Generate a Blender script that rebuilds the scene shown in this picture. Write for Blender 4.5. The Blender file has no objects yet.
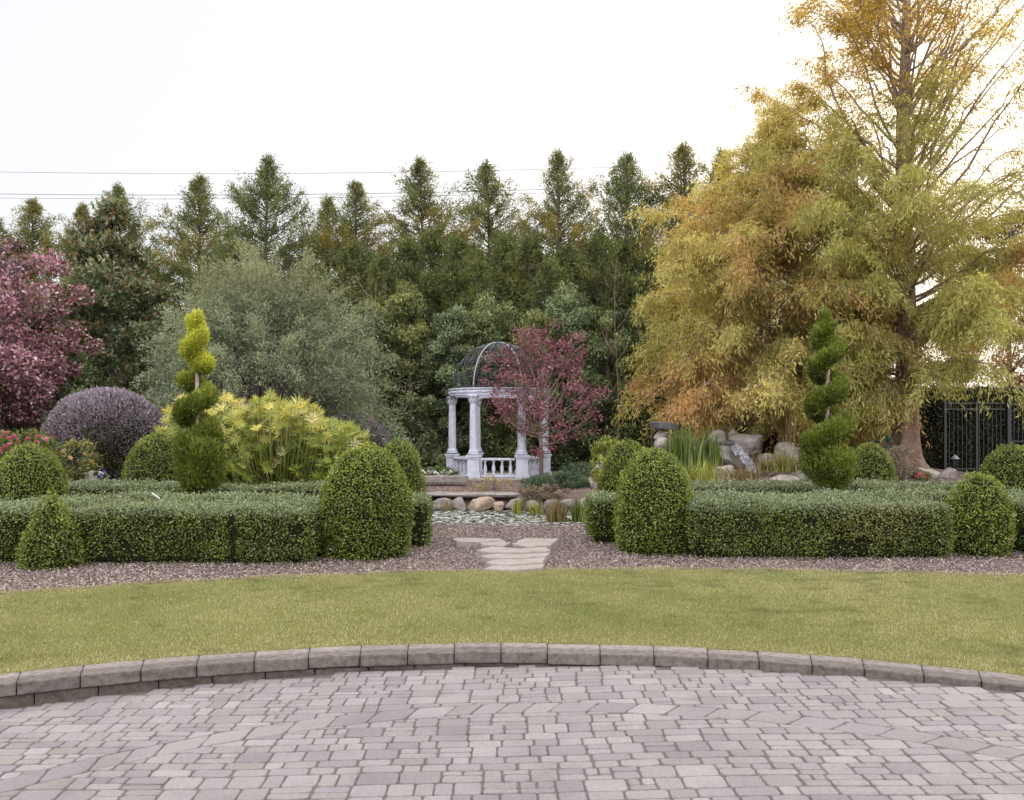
import bpy, bmesh, math
import numpy as np
from mathutils import Vector

R = math.radians
scene = bpy.context.scene
C = scene.collection
F = 820.0          # focal length in pixels of a 1024 px wide frame
HZ = 428.0         # horizon row
EYE = 1.6

def rg(seed): return np.random.default_rng(seed)
def lin(c):
    c = np.array(c, float) / 255.0
    return np.where(c <= 0.04045, c / 12.92, ((c + 0.055) / 1.055) ** 2.4)
def at(px, py, Y): return ((px - 512) / F * Y, Y, EYE - (py - HZ) / F * Y)

def nz(p, f, seed=0):
    """cheap smooth noise, about -1..1"""
    r = rg(seed + 977); out = np.zeros(len(p))
    for k in range(4):
        v = r.normal(size=(3, 3)); ph = r.uniform(0, 6.28, 3)
        q = np.sin(p @ v.T * f + ph)
        out += q[:, 0] * q[:, 1] + 0.6 * q[:, 2]
    return out / 3.2

def unit(v): return v / np.maximum(np.linalg.norm(v, axis=-1, keepdims=True), 1e-9)

# ------------------------------------------------------------------ tags
def tag(o, label=None, cat=None, group=None, kind=None):
    if label: o['label'] = label
    if cat: o['category'] = cat
    if group: o['group'] = group
    if kind: o['kind'] = kind
    return o
def thing(name, label, cat, loc=(0, 0, 0), rz=0.0, group=None):
    o = bpy.data.objects.new(name, None); C.objects.link(o)
    o.empty_display_size = 0.2
    o.location = loc; o.rotation_euler = (0, 0, rz)
    return tag(o, label, cat, group)
def link(name, me, mat=None, parent=None):
    o = bpy.data.objects.new(name, me); C.objects.link(o)
    if mat is not None and not me.materials: me.materials.append(mat)
    if parent is not None: o.parent = parent
    return o
def dup(root, loc, label, rz=0.0, s=(1, 1, 1), group=None):
    r = root.copy(); C.objects.link(r); r.location = loc; r.rotation_euler = (0, 0, rz); r.scale = s
    r['label'] = label
    if group: r['group'] = group
    for ch in list(root.children):
        c = ch.copy(); C.objects.link(c); c.parent = r
        for g in ch.children:
            d = g.copy(); C.objects.link(d); d.parent = c
    return r

# ------------------------------------------------------------------ mesh helpers
def mesh_np(name, verts, faces_flat, sizes, cols=None, smooth=False):
    me = bpy.data.meshes.new(name)
    n = len(verts); me.vertices.add(n); me.vertices.foreach_set('co', np.asarray(verts, np.float32).ravel())
    ff = np.asarray(faces_flat, np.int32).ravel(); sizes = np.asarray(sizes, np.int32)
    me.loops.add(len(ff)); me.loops.foreach_set('vertex_index', ff)
    me.polygons.add(len(sizes))
    st = np.concatenate([[0], np.cumsum(sizes)[:-1]]).astype(np.int32)
    me.polygons.foreach_set('loop_start', st)
    me.update(calc_edges=True)
    me.polygons.foreach_set('use_smooth', np.full(len(sizes), smooth, bool))
    if cols is not None:
        a = me.color_attributes.new('Col', 'FLOAT_COLOR', 'POINT')
        cc = np.ones((n, 4), np.float32); cc[:, :3] = cols
        a.data.foreach_set('color', cc.ravel())
    me.update()
    return me

class Leaves:
    def __init__(s): s.v = []; s.c = []
    def add(s, c, d, L, W, col, n=None, rng=None, mid=0.5):
        c = np.asarray(c, float); N = len(c)
        if N == 0: return
        d = unit(np.asarray(d, float))
        if n is None: n = rng.normal(size=(N, 3))
        w = unit(np.cross(d, n))
        L = np.broadcast_to(np.asarray(L, float), (N,))[:, None]; W = np.broadcast_to(np.asarray(W, float), (N,))[:, None]
        m = c + d * L * mid
        v = np.stack([c, m + w * W / 2, c + d * L, m - w * W / 2], 1)
        s.v.append(v.reshape(-1, 3))
        col = np.broadcast_to(np.asarray(col, float), (N, 3))
        s.c.append(np.repeat(col, 4, 0))
    def build(s, name, mat, parent=None):
        v = np.concatenate(s.v); c = np.clip(np.concatenate(s.c), 0.002, 1)
        n = len(v) // 4
        me = mesh_np(name, v, np.arange(n * 4), np.full(n, 4), c)
        return link(name, me, mat, parent)

class Tubes:
    def __init__(s): s.v = []; s.f = []; s.sz = []; s.n = 0
    def add(s, pts, rad, sides=6):
        pts = np.asarray(pts, float); k = len(pts)
        rad = np.broadcast_to(np.asarray(rad, float), (k,))
        t = unit(np.gradient(pts, axis=0))
        ref = np.array([0.3, 0.2, 1.0]) if abs(t[:, 2]).mean() < 0.8 else np.array([1.0, 0.2, 0.1])
        a = unit(np.cross(t, ref)); b = np.cross(t, a)
        th = np.arange(sides) * 2 * math.pi / sides
        ring = pts[:, None] + rad[:, None, None] * (np.cos(th)[None, :, None] * a[:, None] + np.sin(th)[None, :, None] * b[:, None])
        base = s.n; s.v.append(ring.reshape(-1, 3)); s.n += k * sides
        i = np.arange(k - 1)[:, None] * sides + np.arange(sides)[None]
        j = np.arange(k - 1)[:, None] * sides + (np.arange(sides)[None] + 1) % sides
        q = np.stack([i, j, j + sides, i + sides], -1).reshape(-1, 4) + base
        s.f.append(q.ravel()); s.sz += [4] * len(q)
        s.f.append(base + np.arange(sides)[::-1]); s.sz.append(sides)
        s.f.append(base + (k - 1) * sides + np.arange(sides)); s.sz.append(sides)
    def build(s, name, mat, parent=None, smooth=True):
        me = mesh_np(name, np.concatenate(s.v), np.concatenate(s.f), s.sz, None, smooth)
        return link(name, me, mat, parent)

def lathe(name, prof, mat, parent=None, seg=24, center=(0, 0, 0), smooth=True, ang0=0.0):
    """prof: list of (r, z) from bottom to top"""
    p = np.array(prof, float); k = len(p)
    th = ang0 + np.arange(seg) * 2 * math.pi / seg
    v = np.stack([p[:, 0, None] * np.cos(th), p[:, 0, None] * np.sin(th), np.repeat(p[:, 1, None], seg, 1)], -1).reshape(-1, 3) + np.array(center)
    i = np.arange(k - 1)[:, None] * seg + np.arange(seg); j = np.arange(k - 1)[:, None] * seg + (np.arange(seg) + 1) % seg
    q = np.stack([i, j, j + seg, i + seg], -1).reshape(-1, 4)
    f = list(q.ravel()) + list(np.arange(seg)[::-1]) + list((k - 1) * seg + np.arange(seg))
    me = mesh_np(name, v, f, [4] * len(q) + [seg, seg], None, smooth)
    return link(name, me, mat, parent)

_rb = {}
def cube_grid(cuts):
    if cuts not in _rb:
        bm = bmesh.new(); bmesh.ops.create_cube(bm, size=2.0)
        if cuts: bmesh.ops.subdivide_edges(bm, edges=bm.edges[:], cuts=cuts, use_grid_fill=True)
        bm.verts.index_update()
        v = np.array([x.co[:] for x in bm.verts]); f = [[y.index for y in x.verts] for x in bm.faces]; bm.free()
        _rb[cuts] = (v, f)
    return _rb[cuts]
def roundbox(size, r, cuts=4, noise=0.0, nf=8.0, seed=0):
    v, f = cube_grid(cuts)
    h = np.array(size) / 2.0
    v = np.sign(v) * np.abs(v) ** 0.8       # more loops near the edges
    p = v * h; inner = np.clip(p, -(h - r), h - r)
    p = inner + unit(p - inner) * np.minimum(np.linalg.norm(p - inner, axis=1, keepdims=True), r)
    if noise: p = p + unit(v) * (nz(p, nf, seed) * noise)[:, None]
    return p, f
class Solid:
    def __init__(s): s.v = []; s.f = []; s.sz = []; s.n = 0; s.c = []
    def add(s, v, f, col=(1, 1, 1)):
        v = np.asarray(v, float); s.v.append(v); s.c.append(np.broadcast_to(np.asarray(col, float), (len(v), 3)))
        for q in f: s.f.extend(int(i) + s.n for i in q); s.sz.append(len(q))
        s.n += len(v)
    def box(s, c, size, r=0.004, rz=0.0, cuts=0, col=(1, 1, 1), noise=0, seed=0):
        if r and not cuts: cuts = 2
        v, f = roundbox(size, r, cuts, noise, 8.0, seed) if r else (cube_grid(0)[0] * np.array(size) / 2, cube_grid(0)[1])
        ca, sa = math.cos(rz), math.sin(rz)
        v = np.stack([v[:, 0] * ca - v[:, 1] * sa, v[:, 0] * sa + v[:, 1] * ca, v[:, 2]], 1) + np.array(c)
        s.add(v, f, col)
    def build(s, name, mat, parent=None, smooth=False, cols=True):
        me = mesh_np(name, np.concatenate(s.v), s.f, s.sz, np.concatenate(s.c) if cols else None, smooth)
        return link(name, me, mat, parent)

def rock_mesh(name, size, seed, sub=4, rough=1.0):
    r = rg(seed); bm = bmesh.new(); bmesh.ops.create_icosphere(bm, subdivisions=sub, radius=1.0)
    v = np.array([x.co[:] for x in bm.verts]); f = [[y.index for y in x.verts] for x in bm.faces]; bm.free()
    for k in range(16):
        n = unit(r.normal(size=3)); d = r.uniform(0.50, 0.80)
        over = np.maximum(v @ n - d, 0); v = v - over[:, None] * n * 0.97
    u = unit(v)
    v = v + u * (nz(u, 2.2, seed) * 0.10 + nz(u, 6, seed + 3) * 0.035 * rough + nz(u, 15, seed + 5) * 0.014 * rough)[:, None]
    v = v * np.array(size) / 2.0 * 1.15
    me = mesh_np(name, v, np.array(f).ravel(), [3] * len(f), None, True)
    return me

# ------------------------------------------------------------------ materials
def nodes(name):
    m = bpy.data.materials.new(name); m.use_nodes = True
    nt = m.node_tree; nt.nodes.clear()
    return m, nt, nt.nodes, nt.links
def principled(name, col, rough=0.7, metal=0.0, noise=None, bump=None, attr=False, spec=0.4, noise2=None):
    """noise=(scale, darker rgb, lo, hi)  bump=(scale, strength, dist)"""
    m, nt, N, L = nodes(name)
    out = N.new('ShaderNodeOutputMaterial'); b = N.new('ShaderNodeBsdfPrincipled'); L.new(b.outputs[0], out.inputs[0])
    b.inputs['Roughness'].default_value = rough; b.inputs['Metallic'].default_value = metal
    b.inputs['Specular IOR Level'].default_value = spec
    tc = N.new('ShaderNodeTexCoord')
    cur = None
    if attr:
        a = N.new('ShaderNodeAttribute'); a.attribute_name = 'Col'; cur = a.outputs['Color']
    else:
        a = N.new('ShaderNodeRGB'); a.outputs[0].default_value = (*col, 1); cur = a.outputs[0]
    for nn in (noise, noise2):
        if not nn: continue
        sc, dark, lo, hi = nn
        t = N.new('ShaderNodeTexNoise'); t.inputs['Scale'].default_value = sc; t.inputs['Detail'].default_value = 8; t.inputs['Roughness'].default_value = 0.65
        L.new(tc.outputs['Object'], t.inputs['Vector'])
        mr = N.new('ShaderNodeMapRange'); mr.inputs[1].default_value = lo; mr.inputs[2].default_value = hi
        L.new(t.outputs[0], mr.inputs[0])
        mx = N.new('ShaderNodeMix'); mx.data_type = 'RGBA'; mx.blend_type = 'MULTIPLY'
        L.new(mr.outputs[0], mx.inputs['Factor']); L.new(cur, mx.inputs['A']); mx.inputs['B'].default_value = (*dark, 1)
        cur = mx.outputs['Result']
    L.new(cur, b.inputs['Base Color'])
    if bump:
        sc, st, di = bump
        t = N.new('ShaderNodeTexNoise'); t.inputs['Scale'].default_value = sc; t.inputs['Detail'].default_value = 10; t.inputs['Roughness'].default_value = 0.7
        L.new(tc.outputs['Object'], t.inputs['Vector'])
        bp = N.new('ShaderNodeBump'); bp.inputs['Strength'].default_value = st; bp.inputs['Distance'].default_value = di
        L.new(t.outputs[0], bp.inputs['Height']); L.new(bp.outputs[0], b.inputs['Normal'])
    return m
def leaf_mat(name, trans=0.3, gloss=0.06, rough=0.45, tcol=(1.25, 1.15, 0.6)):
    m, nt, N, L = nodes(name)
    out = N.new('ShaderNodeOutputMaterial')
    a = N.new('ShaderNodeAttribute'); a.attribute_name = 'Col'
    d = N.new('ShaderNodeBsdfDiffuse'); t = N.new('ShaderNodeBsdfTranslucent'); g = N.new('ShaderNodeBsdfGlossy')
    g.inputs['Roughness'].default_value = rough; g.inputs['Color'].default_value = (1, 1, 1, 1)
    L.new(a.outputs['Color'], d.inputs['Color'])
    mul = N.new('ShaderNodeMix'); mul.data_type = 'RGBA'; mul.blend_type = 'MULTIPLY'; mul.inputs['Factor'].default_value = 1
    L.new(a.outputs['Color'], mul.inputs['A']); mul.inputs['B'].default_value = (*tcol, 1)
    L.new(mul.outputs['Result'], t.inputs['Color'])
    m1 = N.new('ShaderNodeMixShader'); m1.inputs[0].default_value = trans
    L.new(d.outputs[0], m1.inputs[1]); L.new(t.outputs[0], m1.inputs[2])
    m2 = N.new('ShaderNodeMixShader'); m2.inputs[0].default_value = gloss
    L.new(m1.outputs[0], m2.inputs[1]); L.new(g.outputs[0], m2.inputs[2]); L.new(m2.outputs[0], out.inputs[0])
    return m

K = 0.50      # photo brightness -> surface colour
def P(c, k=1.0): return lin(c) * K * k
M = {}
M['leaf'] = leaf_mat('leaf_soft', 0.34, 0.025, 0.5)
M['leaf_purple'] = leaf_mat('leaf_purple', 0.26, 0.03, 0.5, (1.05, 1.0, 0.95))
M['leaf_box'] = leaf_mat('leaf_boxwood', 0.28, 0.03, 0.4)
M['leaf_gloss'] = leaf_mat('leaf_glossy', 0.26, 0.025, 0.38)
M['leaf_feather'] = leaf_mat('leaf_feathery', 0.45, 0.01, 0.6)
M['petal'] = leaf_mat('petal', 0.3, 0.02, 0.6)
M['grass'] = leaf_mat('grass_blade', 0.35, 0.03, 0.5)
M['chip'] = principled('bark_chip', (1, 1, 1), 0.9, attr=True, spec=0.2)
M['core'] = principled('inner_twigs', P((48, 50, 30)), 0.95, noise=(30, (0.4, 0.4, 0.35), 0.35, 0.7), bump=(40, 1.0, 0.03), spec=0.1)
M['bark'] = principled('bark_brown', P((172, 144, 128), 1.1), 0.9, noise=(7, (0.45, 0.42, 0.42), 0.35, 0.7), bump=(25, 0.9, 0.03), spec=0.15)
M['bark_pale'] = principled('bark_pale', P((205, 185, 175)), 0.85, noise=(12, (0.6, 0.58, 0.55), 0.4, 0.7), spec=0.2)
M['bark_tan'] = principled('bark_tan', P((168, 142, 130), 0.9), 0.85, noise=(12, (0.6, 0.58, 0.55), 0.4, 0.7), spec=0.2)
M['bark_limb'] = principled('bark_limb', P((168, 148, 138), 1.1), 0.9, noise=(10, (0.7, 0.66, 0.63), 0.4, 0.7), spec=0.2)
M['bark_grey'] = principled('bark_grey', P((128, 115, 112)), 0.9, noise=(10, (0.6, 0.58, 0.55), 0.4, 0.7), spec=0.2)
M['mulch'] = principled('mulch_bed', P((144, 128, 122), 1.25), 0.95, noise=(38, (0.42, 0.38, 0.36), 0.35, 0.65), bump=(60, 1.0, 0.04), spec=0.15, noise2=(1.3, (0.8, 0.78, 0.76), 0.4, 0.65))
M['soil'] = principled('bed_soil', P((128, 100, 85), 0.8), 0.95, noise=(20, (0.45, 0.42, 0.4), 0.35, 0.65), bump=(40, 1.0, 0.04), spec=0.15)
M['paver'] = principled('concrete_paver', (1, 1, 1), 0.82, attr=True, noise=(70, (0.70, 0.68, 0.68), 0.45, 0.75), noise2=(2.2, (0.80, 0.79, 0.80), 0.40, 0.70), bump=(160, 0.5, 0.004), spec=0.35)
M['joint'] = principled('joint_sand', P((142, 130, 127), 0.85), 0.95, noise=(50, (0.6, 0.58, 0.55), 0.4, 0.7), bump=(150, 0.6, 0.004), spec=0.1)
M['kerb'] = principled('kerb_block', (1, 1, 1), 0.9, attr=True, noise=(26, (0.48, 0.45, 0.43), 0.42, 0.72), noise2=(120, (0.55, 0.53, 0.52), 0.5, 0.75), bump=(70, 0.9, 0.012), spec=0.2)
M['stone'] = principled('field_stone', P((182, 172, 167), 1.0), 0.85, noise=(5, (0.55, 0.51, 0.50), 0.42, 0.68), noise2=(30, (0.6, 0.58, 0.56), 0.45, 0.75), bump=(14, 0.8, 0.05), spec=0.25)
M['stone_pale'] = principled('pale_stone', P((205, 196, 188)), 0.85, noise=(6, (0.62, 0.58, 0.55), 0.42, 0.7), noise2=(40, (0.7, 0.68, 0.66), 0.45, 0.75), bump=(18, 0.7, 0.03), spec=0.25)
M['flag'] = principled('flagstone', P((198, 188, 182), 0.8), 0.85, noise=(4, (0.72, 0.66, 0.62), 0.40, 0.68), noise2=(45, (0.72, 0.69, 0.66), 0.45, 0.75), bump=(30, 0.6, 0.008), spec=0.25)
M['white'] = principled('painted_stone', lin((206, 208, 224)) * 0.72, 0.7, noise=(7, (0.66, 0.66, 0.66), 0.42, 0.72), noise2=(60, (0.86, 0.86, 0.86), 0.45, 0.75), bump=(45, 0.3, 0.006), spec=0.3)
M['iron'] = principled('black_iron', (0.022, 0.023, 0.027), 0.45, 0.3, noise=(30, (0.6, 0.6, 0.6), 0.4, 0.7), spec=0.4)
M['iron_grey'] = principled('grey_metal', P((165, 165, 175)), 0.55, 0.1, noise=(25, (0.6, 0.6, 0.6), 0.4, 0.7), spec=0.4)
M['iron_scroll'] = principled('iron_scroll', (0.06, 0.062, 0.07), 0.5, 0.2, noise=(30, (0.6, 0.6, 0.6), 0.4, 0.7))
M['wire'] = principled('power_line', (0.12, 0.12, 0.14), 0.7)
M['plastic'] = principled('white_plastic', (0.42, 0.42, 0.41), 0.5, noise=(30, (0.8, 0.8, 0.78), 0.4, 0.7))
M['stone_tan'] = principled('tan_stone', P((196, 176, 158), 1.0), 0.85, noise=(5, (0.62, 0.56, 0.52), 0.42, 0.68), noise2=(30, (0.65, 0.62, 0.6), 0.45, 0.75), bump=(16, 0.8, 0.04), spec=0.25)
M['slate'] = principled('dark_slab', P((96, 94, 98)), 0.6, noise=(8, (0.6, 0.58, 0.57), 0.4, 0.7), bump=(20, 0.6, 0.02))

def water_mat():
    m, nt, N, L = nodes('pond_water')
    out = N.new('ShaderNodeOutputMaterial'); b = N.new('ShaderNodeBsdfPrincipled'); L.new(b.outputs[0], out.inputs[0])
    b.inputs['Base Color'].default_value = (0.035, 0.04, 0.03, 1); b.inputs['Roughness'].default_value = 0.06; b.inputs['Specular IOR Level'].default_value = 0.6
    tc = N.new('ShaderNodeTexCoord'); t = N.new('ShaderNodeTexNoise'); t.inputs['Scale'].default_value = 6; t.inputs['Detail'].default_value = 4
    L.new(tc.outputs['Object'], t.inputs['Vector'])
    bp = N.new('ShaderNodeBump'); bp.inputs['Strength'].default_value = 0.25; bp.inputs['Distance'].default_value = 0.02
    L.new(t.outputs[0], bp.inputs['Height']); L.new(bp.outputs[0], b.inputs['Normal'])
    return m
M['water'] = water_mat()
def lawn_mat():
    return principled('turf', P((156, 154, 92), 0.8), 0.95, noise=(3.0, (0.75, 0.82, 0.6), 0.42, 0.66), noise2=(90, (0.6, 0.62, 0.5), 0.4, 0.7), bump=(140, 0.8, 0.01), spec=0.1)
M['lawn'] = lawn_mat()

# ------------------------------------------------------------------ the ground
KC = np.array([-0.05, -1.20]); KR = 6.60          # patio circle: centre, front face of the kerb
GL = 0.12                                         # garden level
def sst(a, b, x):
    t = np.clip((x - a) / (b - a), 0, 1); return t * t * (3 - 2 * t)
def pond_mask(x, y):
    # 1 inside the pond
    d = np.sqrt(((x - 0.5) / 4.2) ** 2 + ((y - 14.35) / 1.62) ** 2)
    return 1 - sst(0.86, 1.0, d)
def gz(x, y):
    x = np.asarray(x, float); y = np.asarray(y, float)
    z = GL + 0.18 * sst(15.2, 17.0, y)
    z = z + 0.45 * np.exp(-(((x - 8.6) / 3.2) ** 2 + ((y - 20.0) / 2.4) ** 2)) + 0.35 * np.exp(-(((x - 4.6) / 1.6) ** 2 + ((y - 18.5) / 1.5) ** 2))
    z = z + 0.30 * np.exp(-(((x - 2.2) / 1.0) ** 2 + ((y - 19.5) / 1.0) ** 2))
    return z
def gzp(x, y):
    return gz(x, y) - 0.38 * pond_mask(x, y)

xs = np.unique(np.concatenate([-np.geomspace(16, 900, 14), np.arange(-16, 16.01, 0.2), np.geomspace(16, 900, 14)]))
ys = np.unique(np.concatenate([-np.geomspace(3, 500, 10), np.arange(-3, 27.01, 0.2), np.geomspace(27, 1500, 16)]))
X, Yg = np.meshgrid(xs, ys)
Z = gzp(X, Yg) - 0.02
rr = np.hypot(X - KC[0], Yg - KC[1])
Z = np.where(rr < KR + 0.15, -0.30, Z)
Z = Z + 0.012 * np.sin(X * 3.1) * np.cos(Yg * 2.7) * (rr > 10)
v = np.stack([X, Yg, Z], -1).reshape(-1, 3); nx = len(xs); ny = len(ys)
i = (np.arange(ny - 1)[:, None] * nx + np.arange(nx - 1)).ravel()
q = np.stack([i, i + 1, i + 1 + nx, i + nx], 1)
tag(link('ground', mesh_np('ground', v, q.ravel(), [4] * len(q), None, True), M['mulch']), kind='structure')

# paved patio -------------------------------------------------------------
def pz(x): return 0.020 * x + 0.034
def patio():
    r = rg(5)
    # bedding sheet seen in the joints
    n = 64; th = np.arange(n) * 2 * math.pi / n
    pv = np.stack([KC[0] + (KR + 0.10) * np.cos(th), KC[1] + (KR + 0.10) * np.sin(th)], 1)
    v = np.column_stack([pv, pz(pv[:, 0]) - 0.0075])
    tag(link('paving_joints', mesh_np('paving_joints', v, np.arange(n), [n]), M['joint']), kind='structure')
    S = Solid()
    rc = np.array([0.1, 0.95]); ri, ro = 3.56, 3.72
    tone = [(176, 168, 169), (171, 163, 164), (180, 171, 172), (176, 167, 164), (167, 159, 163), (184, 176, 175)]
    def clip(poly, n, d):           # keep p.n <= d
        o = []
        for a, b in zip(poly, np.roll(poly, -1, 0)):
            da, db = a @ n - d, b @ n - d
            if da <= 0: o.append(a)
            if (da < 0) != (db < 0) and abs(da - db) > 1e-9: o.append(a + (b - a) * da / (da - db))
        return np.array(o) if len(o) > 2 else None
    def paver(poly):
        if poly is None or len(poly) < 3: return
        c = poly.mean(0)
        a = 0.5 * abs(np.sum(poly[:, 0] * np.roll(poly[:, 1], -1) - poly[:, 1] * np.roll(poly[:, 0], -1)))
        if a < 0.0016: return
        keep = [k for k in range(len(poly)) if np.linalg.norm(poly[k] - poly[k - 1]) > 0.012]
        poly = poly[keep]
        if len(poly) < 3: return
        # subdivide the sides and wobble them, tumbled edges
        pts = []
        for a_, b_ in zip(poly, np.roll(poly, -1, 0)):
            ln = np.linalg.norm(b_ - a_); k = 4 if ln > 0.08 else 2
            for t in range(k):
                u = t / k
                if t == 0: u = 0.0
                pts.append(a_ + (b_ - a_) * u + r.normal(0, 0.0016, 2))
        poly = np.array(pts)
        # round corners
        poly = 0.72 * poly + 0.14 * np.roll(poly, 1, 0) + 0.14 * np.roll(poly, -1, 0)
        k = len(poly)
        def shrink(g):
            dv = c - poly; l = np.linalg.norm(dv, axis=1, keepdims=True)
            return poly + dv / l * np.minimum(g, l * 0.5)
        p0 = shrink(0.0016); p1 = shrink(0.0026); p2 = shrink(0.0072)
        tilt = r.normal(0, 0.006, 2); dz = r.normal(0, 0.0012)
        def up(p, z): return np.column_stack([p, pz(p[:, 0]) + z + dz + (p - c) @ tilt])
        vv = np.concatenate([up(p0, -0.05), up(p1, -0.006), up(p2, 0.0)])
        f = []
        for L_ in (0, 1):
            for a_ in range(k):
                b_ = (a_ + 1) % k; f.append([L_ * k + a_, L_ * k + b_, (L_ + 1) * k + b_, (L_ + 1) * k + a_])
        f.append(list(range(2 * k, 3 * k)))
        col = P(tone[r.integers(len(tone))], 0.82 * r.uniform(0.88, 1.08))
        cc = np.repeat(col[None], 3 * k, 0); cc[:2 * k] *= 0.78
        S.add(vv, f, cc)
    def lay(poly):
        poly = poly + np.column_stack([0.010 * np.sin(poly[:, 1] * 2.3 + 1), 0.014 * np.sin(poly[:, 0] * 1.7) + 0.006 * np.sin(poly[:, 0] * 4.1 + poly[:, 1])])
        c = poly.mean(0)
        if np.hypot(*(c - KC)) > KR - 0.02 or abs(c[0]) > 0.70 * max(c[1], 2.4) + 0.9: return
        u = unit(c - KC); poly = clip(poly, u, KC @ u + KR + 0.02)
        if poly is None: return
        rad = np.hypot(*(c - rc)); u = unit(c - rc)
        if rad >= (ri + ro) / 2: poly = clip(poly, -u, -(rc @ u + ro))
        else: poly = clip(poly, u, rc @ u + ri)
        paver(poly)
    y = 2.0                                # courses of mixed lengths, some pairs of thin ones
    while y < 5.7:
        h = r.choice([0.078, 0.085, 0.120, 0.126]); x = -5.2 - r.uniform(0, 0.2)
        while x < 5.2:
            w = r.choice([0.085, 0.12, 0.125, 0.16, 0.165, 0.19])
            rect = lambda a, b, c_, d: np.array([[a, b], [c_, b], [c_, d], [a, d]], float)
            if h > 0.11 and w > 0.115 and r.random() < 0.42:
                hh = h * r.choice([0.4, 0.5, 0.6]); lay(rect(x, y, x + w, y + hh)); w2 = w * r.choice([1.0, 1.0, 0.5])
                if w2 < w: lay(rect(x, y + hh, x + w2, y + h)); lay(rect(x + w2, y + hh, x + w, y + h))
                else: lay(rect(x, y + hh, x + w, y + h))
            else: lay(rect(x, y, x + w, y + h))
            x += w
        y += h
    th = R(20)
    while th < R(160):
        d = r.choice([0.145, 0.215, 0.215]) / 3.64
        sk = 0.011
        a = [(ri, th + sk), (ro, th - sk), (ro, th + d - sk), (ri, th + d + sk)]
        paver(np.array([[rc[0] + q_ * math.cos(t), rc[1] + q_ * math.sin(t)] for q_, t in a])); th += d
    tag(S.build('paved_patio', M['paver']), kind='structure')
patio()

# kerb ----------------------------------------------------------------------
def kerb():
    r = rg(11)
    t = thing('kerb_wall', 'low curved kerb wall of grey split-face blocks between the patio and the lawn', 'kerb', (KC[0], KC[1], 0))
    def course(name, rf, depth, z0, z1, ln, a0, a1, off):
        a = a0 + off
        while a < a1:
            L_ = ln * r.uniform(0.92, 1.08); da = L_ / rf
            am = a + da / 2
            v, f = roundbox((L_ - 0.0035, depth, z1 - z0), 0.008, 8, 0.0)
            amp = nz(v + r.uniform(0, 50), 26, 3) * 0.005 + nz(v + r.uniform(0, 50), 60, 5) * 0.0025
            fr = (v[:, 1] < 0)
            v[:, 1] += np.where(fr, amp, 0); v[:, 2] += np.where(v[:, 2] > 0, 0.35 * amp, 0)
            v[:, 2] += (z0 + z1) / 2 + r.normal(0, 0.002)
            # bend along the arc (local x = along, y = outwards)
            rad = rf + depth / 2 + v[:, 1] + r.normal(0, 0.003); ang = am - v[:, 0] / rf
            vv = np.stack([rad * np.cos(ang), rad * np.sin(ang), v[:, 2]], 1)
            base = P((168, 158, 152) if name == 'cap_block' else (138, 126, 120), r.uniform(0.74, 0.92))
            cc = np.repeat(base[None], len(vv), 0) * np.where(fr, 0.80, 1.28)[:, None]  # front faces darkened, tops lightened: light and shade put into the colour
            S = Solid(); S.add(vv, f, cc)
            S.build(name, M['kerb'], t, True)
            a += da
    course('cap_block', KR, 0.235, 0.045, 0.125, 0.325, R(37), R(145), 0.0)
    course('base_block', KR + 0.018, 0.20, -0.13, 0.043, 0.325, R(37), R(145), 0.027)
kerb()

# lawn ------------------------------------------------------------------------
edge_px = [(-260, 622), (0, 592), (130, 583), (260, 576), (400, 571), (512, 568.5), (640, 567.5), (770, 568.5), (900, 571), (1024, 574), (1290, 582)]
edge = np.array([[(px - 512) / F * (1.475 * F / (py - HZ)), 1.475 * F / (py - HZ)] for px, py in edge_px])
def lawn_back(x): return np.interp(x, edge[:, 0], edge[:, 1]) + 0.02 * np.sin(x * 5.0) + 0.012 * np.sin(x * 13.0)
def lawn_front(x): return KC[1] + np.sqrt(np.maximum((KR + 0.235) ** 2 - (x - KC[0]) ** 2, 0))
lx = np.linspace(-5.9, 5.9, 240); lt = np.linspace(0, 1, 30)
f0 = lawn_front(lx) - 0.004; b0 = lawn_back(lx)
LX = np.repeat(lx[None], 30, 0); LY = f0[None] + (b0 - f0)[None] * lt[:, None]
LZ = np.full_like(LX, 0.121); LZ[-1] = 0.095
v = np.stack([LX, LY, LZ], -1).reshape(-1, 3)
i = (np.arange(29)[:, None] * 240 + np.arange(239)).ravel(); q = np.stack([i, i + 1, i + 241, i + 240], 1)
tag(link('lawn', mesh_np('lawn', v, q.ravel(), [4] * len(q), None, True), M['lawn']), kind='structure')

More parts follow.
